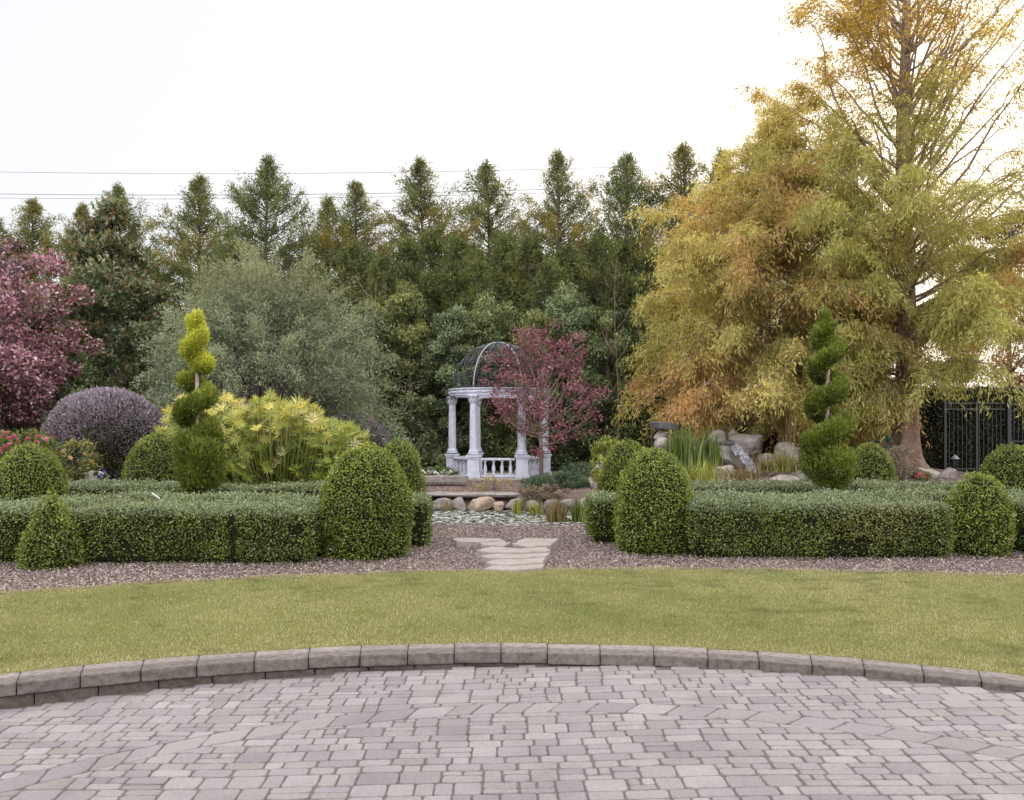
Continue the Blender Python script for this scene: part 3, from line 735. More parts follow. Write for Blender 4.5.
# --- purple loropetalum mounds
def mound(px, py_top, hw, py_base, Y, seed, label, n=42000):
    r = rg(seed); x = (px - 512) / F * Y; zt = EYE - (py_top - HZ) / F * Y; z0 = float(gz(x, Y)); W = hw / F * Y; H = zt - z0
    t = thing('purple_shrub', label, 'shrub', (x, Y, z0 - 0.02), 0, 'rounded purple shrubs')
    u = unit(r.normal(size=(n, 3))); u = u[u[:, 2] > -0.55]; n = len(u)
    sc = np.array([W, W * 0.9, H * 0.55]); c = np.array([0, 0, H * 0.45])
    tw = (r.random(n) ** 2) * 0.10
    p = c + u * sc * (0.955 + 0.04 * nz(u, 5, seed) + r.normal(0, 0.012, n) + tw * 0.35)[:, None]
    p[:, 2] = np.maximum(p[:, 2], 0.02)
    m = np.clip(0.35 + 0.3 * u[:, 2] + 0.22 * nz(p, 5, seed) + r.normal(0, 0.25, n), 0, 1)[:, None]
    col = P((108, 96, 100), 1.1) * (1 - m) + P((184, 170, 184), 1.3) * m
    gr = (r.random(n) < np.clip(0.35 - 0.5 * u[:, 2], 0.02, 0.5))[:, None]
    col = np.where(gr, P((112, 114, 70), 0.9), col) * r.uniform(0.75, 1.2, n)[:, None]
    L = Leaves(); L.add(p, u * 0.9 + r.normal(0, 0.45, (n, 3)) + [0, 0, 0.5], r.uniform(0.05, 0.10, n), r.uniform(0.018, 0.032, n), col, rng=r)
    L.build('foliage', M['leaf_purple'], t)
    S = Solid(); bm = bmesh.new(); bmesh.ops.create_icosphere(bm, subdivisions=4, radius=1)
    iv = np.array([q.co[:] for q in bm.verts]); fi = [[w.index for w in q.verts] for q in bm.faces]; bm.free()
    iv = c + iv * sc * 0.93; iv[:, 2] = np.maximum(iv[:, 2], 0); S.add(iv, fi); S.build('inner_twigs', M['core'], t, True, False)
mound(107, 388, 60, 474, 17.0, 231, 'big rounded purple shrub standing left of the left spiral')
mound(352, 412, 38, 470, 20.0, 232, 'smaller purple shrub behind the umbrella plants', 22000)

# --- left purple-red maple
def maple_left():
    r = rg(241); Y = 18.6; x, y, z = at(-20, 330, Y); z0 = float(gz(x, Y))
    t = thing('purple_maple', 'purple-red leaved tree at the left picture edge', 'tree', (x, Y, z0))
    cl = np.concatenate([shell(r, 170, (0, 0, z - z0), (2.2, 2.1, 2.35), 0.35, 1, 0.2, 2, 0.5), shell(r, 60, (0.1, -0.2, 2.3), (1.6, 1.6, 1.4), 0.4, 1, 0.2, 3, 0.4)])
    def hue(p, col, rr):
        k = np.clip(0.4 + 0.45 * nz(p, 1.3, 9) + 0.32 * (p[:, 0] / 2.0) - 0.15 * (p[:, 2] - 3.5) / 2 + rr.normal(0, 0.22, len(p)), 0, 1)[:, None]
        col = P((98, 84, 98), 1.0) * (1 - k) + P((194, 132, 146), 1.15) * k
        g = (rr.random(len(p)) < np.clip(0.12 + 0.25 * (nz(p, 1.0, 4) > 0.3), 0, 1))[:, None]
        hl = (rr.random(len(p)) < 0.12)[:, None]
        col = np.where(g, P((120, 96, 56), 0.9), col); return np.where(hl, P((214, 186, 192), 1.2), col)
    L = Leaves(); crown(L, r, cl, 240, r.uniform(0.26, 0.48, len(cl)), 0.085, 0.062, (P((90, 70, 78)), P((180, 110, 120))), 5, hue=hue, cvar=0.2)
    L.build('crown', M['leaf_purple'], t)
    T = Tubes(); limbs(T, r, (0, 0, 0), [cl[i] for i in r.choice(len(cl), 40)], 0.09, 0.7); T.build('trunk', M['bark_grey'], t)
maple_left()

# --- dark magnolia on the left
def magnolia(px, top, hw, Y, seed, label, pal, n=170, lsz=0.13, wsz=0.06, per=190, name='evergreen_tree', shape=None, group=None, mat='leaf_gloss', sp=(0.28, 0.5), hue=None):
    r = rg(seed); x = (px - 512) / F * Y; z0 = float(gz(x, Y)); H = EYE - (top - HZ) / F * Y - z0; W = hw / F * Y
    t = thing(name, label, 'tree' if H > 4.8 else 'shrub', (x, Y, z0 - 0.03), 0, group)
    ts = r.uniform(0.01, 1, n * 3); pr = np.interp(ts, *(shape or ([0, .12, .4, .65, .85, .95, 1], [.8, 1, 1, .85, .5, .25, .05])))
    k = r.random(n * 3) < pr + 0.15; ts, pr = ts[k][:n], pr[k][:n]
    a = r.uniform(0, 6.283, len(ts)); rad = pr * W * r.uniform(0.35, 1, len(ts)) ** 0.5
    rad *= 1 + 0.22 * np.sin(a * 3 + ts * 9 + seed) * r.uniform(0, 1, len(ts))
    cl = np.stack([rad * np.cos(a), rad * np.sin(a), ts * H * 0.97], 1)
    L = Leaves(); crown(L, r, cl, per, r.uniform(sp[0], sp[1], len(cl)) * min(1, W / 1.3), lsz, wsz, pal, seed, ctr=(0, 0, H * 0.45), cvar=0.3, hue=hue)
    L.build('crown', M[mat], t)
    T = Tubes(); zs = np.linspace(0, H * 0.93, 7); T.add(np.stack([0.04 * np.sin(zs), 0 * zs, zs], 1), np.linspace(0.14, 0.02, 7), 7)
    for i in r.choice(len(cl), min(45, len(cl)), replace=False):
        b = np.array([0, 0, max(cl[i][2] - 0.6 * np.hypot(*cl[i][:2]), 0.15)]); tt = np.linspace(0, 1, 5)[:, None]
        T.add(b * (1 - tt) + cl[i] * tt + np.sin(tt * math.pi) * [0, 0, 0.1], np.linspace(0.035, 0.008, 5), 4)
    T.build('trunk', M['bark_grey'], t)
    return t
DARK = (P((60, 74, 46), 1.0), P((136, 150, 100), 1.25))
def mag_hue(p, col, r):
    k = (r.random(len(p)) < 0.10 + 0.12 * (p[:, 2] > 5))[:, None]; return np.where(k, P((152, 122, 84), 1.0), col)
magnolia(112, 200, 55, 23.0, 251, 'dark glossy evergreen tree with a brownish top behind the purple shrub', (P((62, 74, 48), 1.0), P((140, 152, 112), 1.2)), 210, 0.15, 0.065, 170, 'magnolia_tree', ([0, .15, .45, .7, .88, .96, 1], [.9, 1, 1, .82, .42, .18, .02]), hue=mag_hue)
magnolia(165, 385, 42, 20.5, 252, 'low bluish green shrub between the purple mound and the silvery tree', (P((60, 76, 60), 0.9), P((150, 168, 146), 1.0)), 60, 0.13, 0.055, 170, 'evergreen_shrub')
magnolia(36, 300, 45, 20.0, 253, 'green leafy shrub seen beneath the purple-red tree', DARK, 90, 0.11, 0.05, 170, 'evergreen_shrub')
magnolia(78, 395, 36, 18.6, 254, 'low dark shrub between the purple-red tree and the purple mound', DARK, 50, 0.11, 0.05, 170, 'evergreen_shrub')

# --- silvery elaeagnus
def silver():
    r = rg(261); Y = 20.0; x = (264 - 512) / F * Y; z0 = float(gz(x, Y))
    t = thing('silvery_tree', 'wide silvery grey-green spreading tree behind the umbrella plants', 'tree', (x, Y, z0))
    T = Tubes(); L = Leaves(); lo, hi = P((92, 104, 74), 1.05), P((176, 188, 156), 1.2)
    nb = 760; wood = 0
    for k in range(nb):
        a = r.uniform(0, 6.283); el = r.uniform(-0.08, 1.0) ** 1.0 * 1.5
        Rr = np.array([3.6, 2.4, 4.65]) * (1 + 0.08 * math.sin(3 * a + 1)) * r.uniform(0.70, 1.02)
        tip = np.array([Rr[0] * math.cos(a) * math.cos(el), Rr[1] * math.sin(a) * math.cos(el), 1.0 + Rr[2] * max(math.sin(el), -0.1)])
        s0 = np.array([tip[0] * 0.25, tip[1] * 0.25, max(0.4, tip[2] * 0.35)]); ts = np.linspace(0, 1, 12)[:, None]
        b = s0 * (1 - ts) + tip * ts + np.sin(ts * math.pi) * np.array([0, 0, 0.35 + 0.4 * (1 - math.sin(max(el, 0)))])
        b[-3:, 2] -= np.array([0.0, 0.05, 0.14])
        if k % 4 == 0: T.add(b, np.linspace(0.03, 0.005, 12), 4)
        # twigs with leaves towards the outer half
        m = 190; u = r.uniform(0.45, 1, m); c = np.stack([np.interp(u, ts[:, 0], b[:, q]) for q in range(3)], 1)
        od = unit(tip - s0); td = unit(od * 0.7 + r.normal(0, 0.55, (m, 3)) + [0, 0, 0.15])
        c = c + td * (r.uniform(0, 0.42, m) * (1.2 - u))[:, None] + td * r.uniform(0, 0.12, m)[:, None]
        mm = np.clip(0.42 + r.normal(0, 0.16) + 0.16 * od[2] + 0.2 * nz(c, 1.2, 5) + r.normal(0, 0.2, m), 0, 1)[:, None]
        col = lo * (1 - mm) + hi * mm
        up = np.clip((c[:, 2] - 3.6) / 1.6, 0, 1)[:, None] * 0.5; col = col * (1 - up) + up * P((160, 156, 118), 0.95)
        L.add(c, td + r.normal(0, 0.4, (m, 3)), r.uniform(0.05, 0.10, m), r.uniform(0.016, 0.028, m), col * r.uniform(0.8, 1.2, m)[:, None], rng=r)
    L.build('crown', M['leaf'], t)
    for k in range(6):
        a = k * 1.05; pts = np.array([[0, 0, -0.05], [0.2 * math.cos(a), 0.2 * math.sin(a), 0.5], [0.8 * math.cos(a), 0.7 * math.sin(a), 1.5], [1.4 * math.cos(a), 1.1 * math.sin(a), 2.6]])
        T.add(pts, [0.11, 0.08, 0.05, 0.02], 6)
    T.build('trunk', M['bark_grey'], t)
silver()

# --- conifers ----------------------------------------------------------------
def conifer_mesh(seed, H, W, golden, dens=1.0, sparse=0.0, prof=(1, 1, .80, .47, .16, .015)):
    """feathery conifer; returns (trunk mesh, crown mesh) built around the origin"""
    r = rg(seed); L = Leaves(); T = Tubes()
    zs = np.linspace(0, H, 12); T.add(np.stack([0.05 * np.sin(zs * 0.6), 0.05 * np.cos(zs * 0.5), zs], 1), np.linspace(0.17, 0.012, 12), 7)
    nb = int(210 * dens)
    for k in range(nb):
        t = (k + r.random()) / nb; t = t ** 0.86; z = H * (0.04 + 0.955 * t)
        rad = W * np.interp(t, [0, .3, .55, .75, .9, 1], prof) * r.uniform(0.55, 1.12)
        if r.random() < 0.14: rad *= 1.28
        if math.sin(k * 2.39996 * 1.0 + 5.0 * t + seed) * math.sin(17.0 * t + seed * 1.7) > 0.62: rad *= 0.45
        if r.random() < 0.10: continue
        a = k * 2.39996 + r.normal(0, 0.3); el = np.interp(t, [0, .5, 1], [0.05, 0.45, 1.0]) + r.normal(0, 0.12)
        m = 8; u = np.linspace(0, 1, m); rr_ = rad * u; zz = z + rr_ * math.tan(min(el, 1.2)) * 0.65 + 0.25 * u ** 2 * rad * 0.4 - np.sin(u * math.pi) * 0.1
        b = np.stack([rr_ * math.cos(a), rr_ * math.sin(a), zz], 1)
        T.add(b, np.linspace(0.03, 0.006, m), 4)
        nt = max(3, int(rad * 9))
        for q in range(nt):
            uu = r.uniform(0.15, 1) ** 0.7; c = np.array([np.interp(uu, u, b[:, j]) for j in range(3)])
            od = unit(np.array([math.cos(a), math.sin(a), 0.35]) + r.normal(0, 0.5, 3))
            ln = r.uniform(0.25, 0.55) * (0.28 + 0.72 * min(1, rad)); n = int(21)
            s = r.uniform(0, 1, n); p = c + od * (s * ln)[:, None] + r.normal(0, 0.07, (n, 3))
            tint = r.normal(0, 0.18)
            mm = np.clip(0.40 + tint + 0.25 * (s - 0.5) + r.normal(0, 0.2, n), 0, 1)[:, None]
            col = P((64, 84, 50), 1.0) * (1 - mm) + P((132, 150, 98), 1.15) * mm
            g = np.clip(golden * (0.25 + 0.9 * np.clip((uu - 0.25), 0, 1)) * (0.5 + 0.8 * nz(p, 1.1, seed)) * np.interp(t, [0, .35, .7, 1], [.3, 1.0, 0.9, .6]) + r.normal(0, 0.1, n), 0, 0.85)[:, None]  # golden tips: warm backlight put into the leaf colour
            col = col * (1 - g) + g * P((214, 178, 92), 1.2)
            L.add(p, od * 0.7 + r.normal(0, 0.5, (n, 3)) + [0, 0, 0.2], r.uniform(0.08, 0.17, n), r.uniform(0.022, 0.042, n), col * r.uniform(0.75, 1.2, n)[:, None], rng=r)
    ct = L.build('crown', M['leaf_feather']); tr = T.build('trunk', M['bark_grey'])
    return tr, ct
def conifers():
    protos = []
    for k in range(4):
        H, W = 12.0, [3.2, 2.9, 3.4, 3.0][k]
        tr, ct = conifer_mesh(400 + k, H, W, [0.20, 0.52, 0.14, 0.62][k], 1.4)
        protos.append((tr, ct, H))
    back = [(-8, 215, 33), (36, 200, 34), (72, 203, 32), (121, 186, 34), (200, 178, 33), (266, 157, 31), (327, 196, 34), (349, 178, 33), (428, 160, 33), (500, 164, 34), (565, 150, 33), (624, 154, 33), (686, 143, 32), (722, 150, 34)]
    labs = ['leftmost tall conifer of the back row, behind the purple-red tree', 'second tall conifer from the left in the back row', 'third tall conifer from the left in the back row', 'tall conifer directly behind the dark glossy evergreen tree',
            'tall conifer left of the peak above the silvery tree', 'tallest conifer above the silvery tree', 'left one of the close conifer pair right of the silvery tree', 'right one of the close conifer pair right of the silvery tree',
            'tall conifer left of the gazebo dome, broad with golden gaps', 'tall conifer rising directly above the gazebo', 'pointed conifer just right of the gazebo, above the red maple', 'broad topped conifer second left of the orange cypress',
            'tallest slender conifer beside the orange cypress', 'conifer top peeking out behind the orange cypress']
    first = [True] * 4
    for k, (px, py, Y) in enumerate(back):
        pi = [0, 1, 3, 2, 1, 2, 3, 1, 1, 0, 3, 2, 3, 0][k]; tr, ct, H = protos[pi]
        x = (px - 512) / F * Y; z0 = float(gz(x, Y)); h = EYE - (py - HZ) / F * Y - z0
        t = thing('conifer_tree', labs[k], 'conifer', (x, Y, z0 - 0.05), k * 1.3, 'tall conifers behind the garden'); s = h / H
        jj = rg(700 + k); t.scale = (s * jj.uniform(0.82, 1.12), s * jj.uniform(0.82, 1.12), s); t.rotation_euler = (jj.normal(0, 0.018), jj.normal(0, 0.018), k * 1.3)
        for o in (tr, ct):
            c = o if first[pi] else o.copy()
            if not first[pi]: C.objects.link(c)
            c.parent = t
        first[pi] = False
    tr, ct = conifer_mesh(410, 6.5, 1.7, 0.08, 0.95, prof=(1, .85, .62, .40, .2, .03)); tr2, ct2 = conifer_mesh(411, 6.5, 1.9, 0.2, 0.95, prof=(1, .85, .62, .40, .2, .03))
    mid = [(312, 262, 28), (383, 258, 28.5), (408, 240, 29.5), (458, 240, 29.5), (478, 262, 28), (532, 236, 29.5), (548, 262, 28), (596, 240, 29.5), (655, 250, 29.5), (236, 240, 27.5), (690, 232, 29), (352, 246, 30), (432, 232, 31), (505, 240, 30.5), (568, 246, 30.5), (628, 238, 30.5)]
    ml = ['young green conifer in the second row beside the silvery tree', 'young green conifer left of the gazebo, lowest of the second row', 'young green conifer left of the gazebo, behind the lowest one',
          'young green conifer above the left edge of the gazebo', 'young green conifer above the gazebo dome', 'young green conifer above the red maple', 'short young conifer behind the top of the red maple',
          'young green conifer right of the red maple', 'young green conifer next to the orange cypress', 'young conifer rising out of the silvery tree', 'young conifer hidden behind the edge of the orange cypress', 'young conifer under the close conifer pair right of the silvery tree', 'taller young conifer at the foot of the broad conifer with golden gaps',
          'young conifer at the foot of the conifer directly above the gazebo', 'young conifer at the foot of the pointed conifer above the red maple', 'young conifer at the foot of the broad topped conifer left of the orange cypress']
    for k, (px, py, Y) in enumerate(mid):
        x = (px - 512) / F * Y; z0 = float(gz(x, Y)); s = (EYE - (py - HZ) / F * Y - z0) / 6.5
        t = thing('young_conifer', ml[k], 'conifer', (x, Y, z0 - 0.05), k * 1.9, 'younger conifers in front of the tall ones'); t.scale = (s, s, s)
        for o in ((tr, ct), (tr2, ct2))[k % 2]:
            c = o if k < 2 else o.copy()
            if k >= 2: C.objects.link(c)
            c.parent = t
conifers()

# --- dark evergreen screen behind the gazebo -----------------------------------
def screen():
    shp = ([0, .1, .4, .7, .88, .96, 1], [.95, 1, 1, .85, .6, .4, .1])
    lst = [(372, 300, 30, 25.5), (410, 285, 34, 26.0), (452, 305, 30, 25.6), (490, 290, 34, 26.2), (530, 300, 32, 25.8), (568, 285, 34, 26.2), (608, 300, 34, 25.8), (648, 295, 34, 26.0), (690, 330, 34, 26.0), (735, 345, 38, 26), (785, 345, 38, 26), (835, 350, 40, 26.0)]
    labs = ['dark evergreen at the left end of the screen, beside the silvery tree', 'second dark evergreen from the left in the screen behind the gazebo', 'dark evergreen behind the left column of the gazebo', 'dark evergreen behind the middle of the gazebo',
            'dark evergreen behind the right columns of the gazebo', 'dark evergreen behind the red maple', 'dark evergreen just right of the red maple', 'dark evergreen beside the hanging orange foliage', 'dark evergreen behind the reeds and slab',
            'dark evergreen behind the waterfall boulders', 'dark evergreen under the orange cypress', 'dark evergreen between the two big trees']
    for k, (px, py, hw, Y) in enumerate(lst):
        gl = 1.0 if k not in (6, 7) else 1.05
        pal = [(P((66, 80, 46), 1.1), P((146, 156, 102), 1.4)), (P((72, 82, 44), 1.1), P((150, 156, 94), 1.4)), (P((66, 82, 56), 1.1), P((150, 164, 120), 1.4))][k % 3]
        magnolia(px, py, hw, Y, 450 + k, labs[k], pal, 115, 0.095, 0.042, 250, 'evergreen_tree', shp, 'dark evergreens forming the screen', sp=(0.3, 0.52))
    # thin pale saplings
    for k, (px, top, bot, Y) in enumerate([(610, 270, 400, 25.0), (641, 290, 400, 25.0), (383, 290, 350, 25.0)]):
        r = rg(470 + k); T = Tubes(); x = (px - 512) / F * Y; z0 = float(gz(x, Y)); H = EYE - (top - HZ) / F * Y - z0
        zs = np.linspace(0, H, 9); T.add(np.stack([0.06 * np.sin(zs + k), 0 * zs, zs], 1), np.linspace(0.02, 0.005, 9), 6)
        for q in range(14):
            z = r.uniform(0.35, 0.95) * H; a = r.uniform(0, 6.28); l = r.uniform(0.3, 0.7); T.add(np.array([[0, 0, z], [l * .5 * math.cos(a), l * .5 * math.sin(a), z + l * .5], [l * .8 * math.cos(a), l * .8 * math.sin(a), z + l * 1.1]]), [0.012, 0.008, 0.004], 4)
        o = T.build('bare_sapling', M['bark_tan']); o.location = (x, Y - 1.6, z0)
        tag(o, ['thin bare sapling right of the red maple', 'thin bare sapling near the orange cypress edge', 'thin bare sapling right of the silvery tree', 'thin bare stem above the gazebo dome'][k], 'sapling', 'thin bare saplings before the dark screen')
screen()

# --- bald cypresses -------------------------------------------------------------
def cypress(px, Y, H, prof, seed, label, nb, hue, dens, trunk_r, el_fn, droop, gap=None, lean=0.0, thin=None, front_cut=None):
    r = rg(seed); x = (px - 512) / F * Y; z0 = float(gz(x, Y))
    t = thing('bald_cypress', label, 'tree', (x, Y, z0 - 0.05))
    T = Tubes(); L = Leaves()
    zs = np.concatenate([[0, 0.12, 0.3, 0.6, 1.0], np.linspace(1.6, H, 16)])
    rad = trunk_r * np.interp(zs / H, [0, 0.008, 0.02, 0.04, 0.07, 0.3, 0.7, 1], [1.9, 1.55, 1.3, 1.12, 1.0, 0.72, 0.36, 0.05])
    wob = lambda z: np.stack([lean * z + 0.06 * np.sin(z * 0.7), 0.05 * np.cos(z * 0.6), z], -1)
    # fluted trunk
    sd = 28; th = np.arange(sd) * 2 * math.pi / sd; pts = wob(zs)
    fl = 1 + (0.16 * np.cos(th * 6 + 0.4) + 0.09 * np.cos(th * 11))[None] * np.interp(zs, [0, 2.0, 5], [1, 0.55, 0.15])[:, None]
    V = pts[:, None] + rad[:, None, None] * fl[..., None] * np.stack([np.cos(th), np.sin(th), 0 * th], -1)[None]
    k = len(zs); T.v.append(V.reshape(-1, 3)); T.n += k * sd
    i = np.arange(k - 1)[:, None] * sd + np.arange(sd); j = np.arange(k - 1)[:, None] * sd + (np.arange(sd) + 1) % sd
    q = np.stack([i, j, j + sd, i + sd], -1).reshape(-1, 4); T.f.append(q.ravel()); T.sz += [4] * len(q)
    T.build('trunk', M['bark'], t)
    T = Tubes(); T2 = T
    for b_ in range(nb):
        tt = ((b_ + r.random()) / nb) ** 0.92; z = 1.15 + tt * (H - 1.5)
        Rm = np.interp(z, *prof) * r.uniform(0.62, 1.06); a = b_ * 2.39996 + r.normal(0, 0.35)
        el = el_fn(z) + r.normal(0, 0.10)
        m = 10; u = np.linspace(0, 1, m)
        hx = Rm * (u ** 0.92)
        hz = Rm * math.tan(el) * u - droop(z) * Rm * np.clip(u - 0.45, 0, 1) ** 2
        wig = r.normal(0, 0.04 * Rm, 2)
        base = wob(np.array([z]))[0]
        bp = np.stack([base[0] + hx * math.cos(a) + wig[0] * np.sin(u * 5), base[1] + hx * math.sin(a) + wig[1] * np.sin(u * 4), z + hz], 1)
        bp[:, :2] += np.cumsum(r.normal(0, 0.035 * min(Rm, 2), (m, 2)), 0) * (u ** 0.5)[:, None]; bp[:, 2] += np.cumsum(r.normal(0, 0.03 * min(Rm, 2), m))
        if z > 6.2 and gap and r.random() < 0.46: continue
        if gap and bp[-1][0] > 0.7 and bp[-1][2] < 1.9 + 0.35 * bp[-1][0]: continue
        if gap and r.random() < gap(bp[-1], r): leafy = 0.25
        else: leafy = 1.0
        T.add(bp, np.linspace(0.048 * trunk_r / 0.28 * (1 - 0.45 * tt), 0.006, m), 5)
        ns = int(Rm * 8.5)
        for s_ in range(ns):
            uu = r.uniform(0.18, 1.0); c = np.array([np.interp(uu, u, bp[:, d_]) for d_ in range(3)])
            az = a + r.normal(0, 0.9); ln = r.uniform(0.35, 0.95) * (0.45 + 0.4 * min(1, Rm / 2))
            e2 = el * 0.5 + r.normal(0.0, 0.3)
            td = np.array([math.cos(az) * math.cos(e2), math.sin(az) * math.cos(e2), math.sin(e2)])
            tw = np.stack([c + td * ln * g - np.array([0, 0, droop(z) * 0.9 * ln]) * g * g for g in (0, 0.35, 0.7, 1.0)])
            if s_ % 3 == 0: T.add(tw, [0.010, 0.008, 0.005, 0.003], 4)
            th_ = thin(c) if thin else 1.0
            n = int(dens * leafy * th_ * r.uniform(0.5, 1.4))
            if n < 1: continue
            g = r.uniform(0.1, 1.05, n); p = np.stack([np.interp(g, [0, .35, .7, 1], tw[:, d_]) for d_ in range(3)], 1) + r.normal(0, 0.085, (n, 3))
            hang = np.array([0, 0, -0.55 - 0.45 * droop(z)])
            dd = td * 0.4 + hang * 0.9 + r.normal(0, 0.52, (n, 3))
            if z > 8: dd = td * 0.5 + [0, 0, -0.1] + r.normal(0, 0.6, (n, 3))
            col = hue(p, n, r, r.normal(0, 0.17))
            L.add(p, dd, r.uniform(0.08, 0.17, n), r.uniform(0.016, 0.032, n), col, rng=r, mid=0.4)
    T.build('branches', M['bark_limb'], t); L.build('crown', M['leaf_feather'], t)
    return t
def mixc(k, a, b): return a * (1 - k) + b * k
def hue_left(p, n, r, tint):
    m = np.clip(0.50 + tint + 0.22 * nz(p, 1.0, 2) + r.normal(0, 0.16, n), 0, 1)[:, None]
    col = mixc(m, P((168, 156, 84), 1.3), P((232, 216, 142), 1.6))
    g = np.clip(0.30 + 0.6 * nz(p, 0.75, 11) + r.normal(0, 0.15, n), 0, 1)[:, None] * 0.8
    col = mixc(g, col, P((152, 154, 84), 1.3))
    o = np.clip(1.5 * (nz(p, 1.05, 21) - 0.04 + tint) + np.clip(0.35 - (p[:, 2] - 1.5) * 0.16, -0.55, 0.35) + r.normal(0, 0.2, n), 0, 0.75)[:, None]
    col = mixc(o, col, P((214, 160, 114), 1.25))
    return col * r.uniform(0.78, 1.2, n)[:, None]
def hue_main(p, n, r, tint):
    m = np.clip(0.48 + tint + 0.2 * nz(p, 1.0, 4) + r.normal(0, 0.16, n), 0, 1)[:, None]
    col = mixc(m, P((144, 146, 76), 1.3), P((204, 200, 122), 1.35))
    o = np.clip(1.6 * (nz(p, 0.9, 31) - 0.35 + tint) + r.normal(0, 0.12, n), 0, 0.7)[:, None]; col = mixc(o, col, P((204, 150, 98), 1.0))
    up = sst(7.0, 10.0, p[:, 2])[:, None]
    gold = mixc(m, P((168, 134, 54), 1.2), P((230, 186, 88), 1.5))
    col = mixc(up * 0.75, col, gold)
    return col * r.uniform(0.78, 1.2, n)[:, None]
cypress(752, 20.9, 9.3, ([0, 1.2, 2.4, 4.2, 5.6, 6.8, 8.0, 9.3], [2.9, 3.25, 3.35, 3.2, 2.55, 1.5, 0.7, 0.2]), 501, 'broad weeping orange and olive cypress left of the tall trunk', 230, hue_left, 64, 0.17,
        lambda z: np.interp(z, [1, 4, 9], [0.22, 0.45, 0.85]), lambda z: np.interp(z, [1, 6, 9], [1.1, 0.9, 0.4]), lean=0.085)
cypress(905, 19.5, 15.5, ([0, 1.2, 2.2, 4.0, 6.0, 7.5, 9.5, 12, 15.5], [2.8, 3.5, 3.8, 3.8, 3.4, 2.8, 2.0, 1.75, 0.3]), 502, 'tall cypress with a thick flared trunk and a thin golden top', 330, hue_main, 72, 0.27,
        lambda z: np.interp(z, [1, 3.2, 5, 7, 15], [0.15, 0.35, 0.75, 0.9, 1.0]), lambda z: np.interp(z, [1, 5, 7.5, 12], [1.1, 0.9, 0.3, 0.15]),
        gap=lambda tip, r: np.interp(tip[2], [5.5, 7.5, 9, 13], [0, 0.45, 0.5, 0.4]) * (0.55 if tip[0] < 0 else 1.25),
        thin=lambda c: 0.0 if (c[0] > 0.7 and c[2] < 2.25 + 0.35 * c[0]) else (np.interp(c[2], [4.5, 7.2, 9, 13], [1.3, 1.2, 0.95, 0.8]) if c[0] < -0.4 else np.interp(c[2], [3.8, 4.8, 6.0, 8, 12], [1.4, 0.95, 0.50, 0.36, 0.55])))

# --- far right trees, hedge and fence ---------------------------------------------
def brown_hue(p, col, r):
    m = np.clip(0.5 + 0.4 * nz(p, 0.9, 3) + r.normal(0, 0.2, len(p)), 0, 1)[:, None]; return mixc(m, P((112, 96, 58), 0.9), P((196, 150, 104), 1.0))
magnolia(1010, 205, 66, 30.0, 521, 'brownish autumn tree at the right edge behind the tall cypress', DARK, 230, 0.12, 0.05, 190, 'autumn_tree', ([0, .3, .4, .6, .8, .95, 1], [.75, .9, 1, 1, .9, .5, .2]), mat='leaf', hue=brown_hue)
def gold_hue(p, col, r):
    m = np.clip(0.5 + 0.4 * nz(p, 0.9, 3) + r.normal(0, 0.2, len(p)), 0, 1)[:, None]; return mixc(m, P((170, 130, 50), 1.0), P((236, 200, 96), 1.1))
magnolia(1016, 384, 40, 36.0, 522, 'sunlit yellow shrub glimpsed above the fence at the right edge', DARK, 60, 0.13, 0.06, 110, 'golden_shrub', mat='leaf', hue=gold_hue)

def laurel(x0, x1, Y, zt, dp, seed, label):
    r = rg(seed); xm = (x0 + x1) / 2; z0 = float(gz(xm, Y)) - 0.15; H = zt - z0; w = x1 - x0
    t = thing('laurel_hedge', label, 'hedge', (xm, Y, z0))
    L = Leaves(); n = int(w * (H + dp) * 2600)
    s = r.uniform(0, H + dp, n); u = r.uniform(-w / 2, w / 2, n); f = s < H
    p = np.stack([u, np.where(f, -dp / 2, -dp / 2 + (s - H)), np.where(f, s, H)], 1); nr = np.where(f[:, None], [0, -1.0, 0], [0, 0, 1.0])
    p = p + nr * (nz(p + [xm, 0, 0], 3, seed) * 0.07 + r.normal(0, 0.05, n))[:, None]
    m = np.clip(0.25 + 0.25 * nz(p, 4, seed) + r.normal(0, 0.22, n), 0, 1)[:, None]; col = mixc(m, P((34, 36, 22), 0.8), P((116, 112, 62), 0.9)) * r.uniform(0.7, 1.2, n)[:, None]
    L.add(p, nr * 0.4 + r.normal(0, 0.7, (n, 3)), r.uniform(0.05, 0.09, n), r.uniform(0.025, 0.045, n), col, n=nr + r.normal(0, 0.7, (n, 3)))
    L.build('foliage', M['leaf_gloss'], t)
    S = Solid(); v, ff = roundbox((w - 0.1, dp - 0.12, H - 0.08), 0.08, 6, 0.03, 3, seed); v[:, 2] += H / 2 - 0.04; S.add(v, ff); S.build('inner_twigs', M['core'], t, True, False)
laurel(9.9, 15.6, 23.2, EYE + 36 / F * 23.2, 1.0, 531, 'tall dark leafy hedge behind the black iron fence')
laurel(6.6, 9.8, 23.4, EYE + 16 / F * 23.4, 1.0, 532, 'shaded dark hedge behind the foot of the tall cypress')

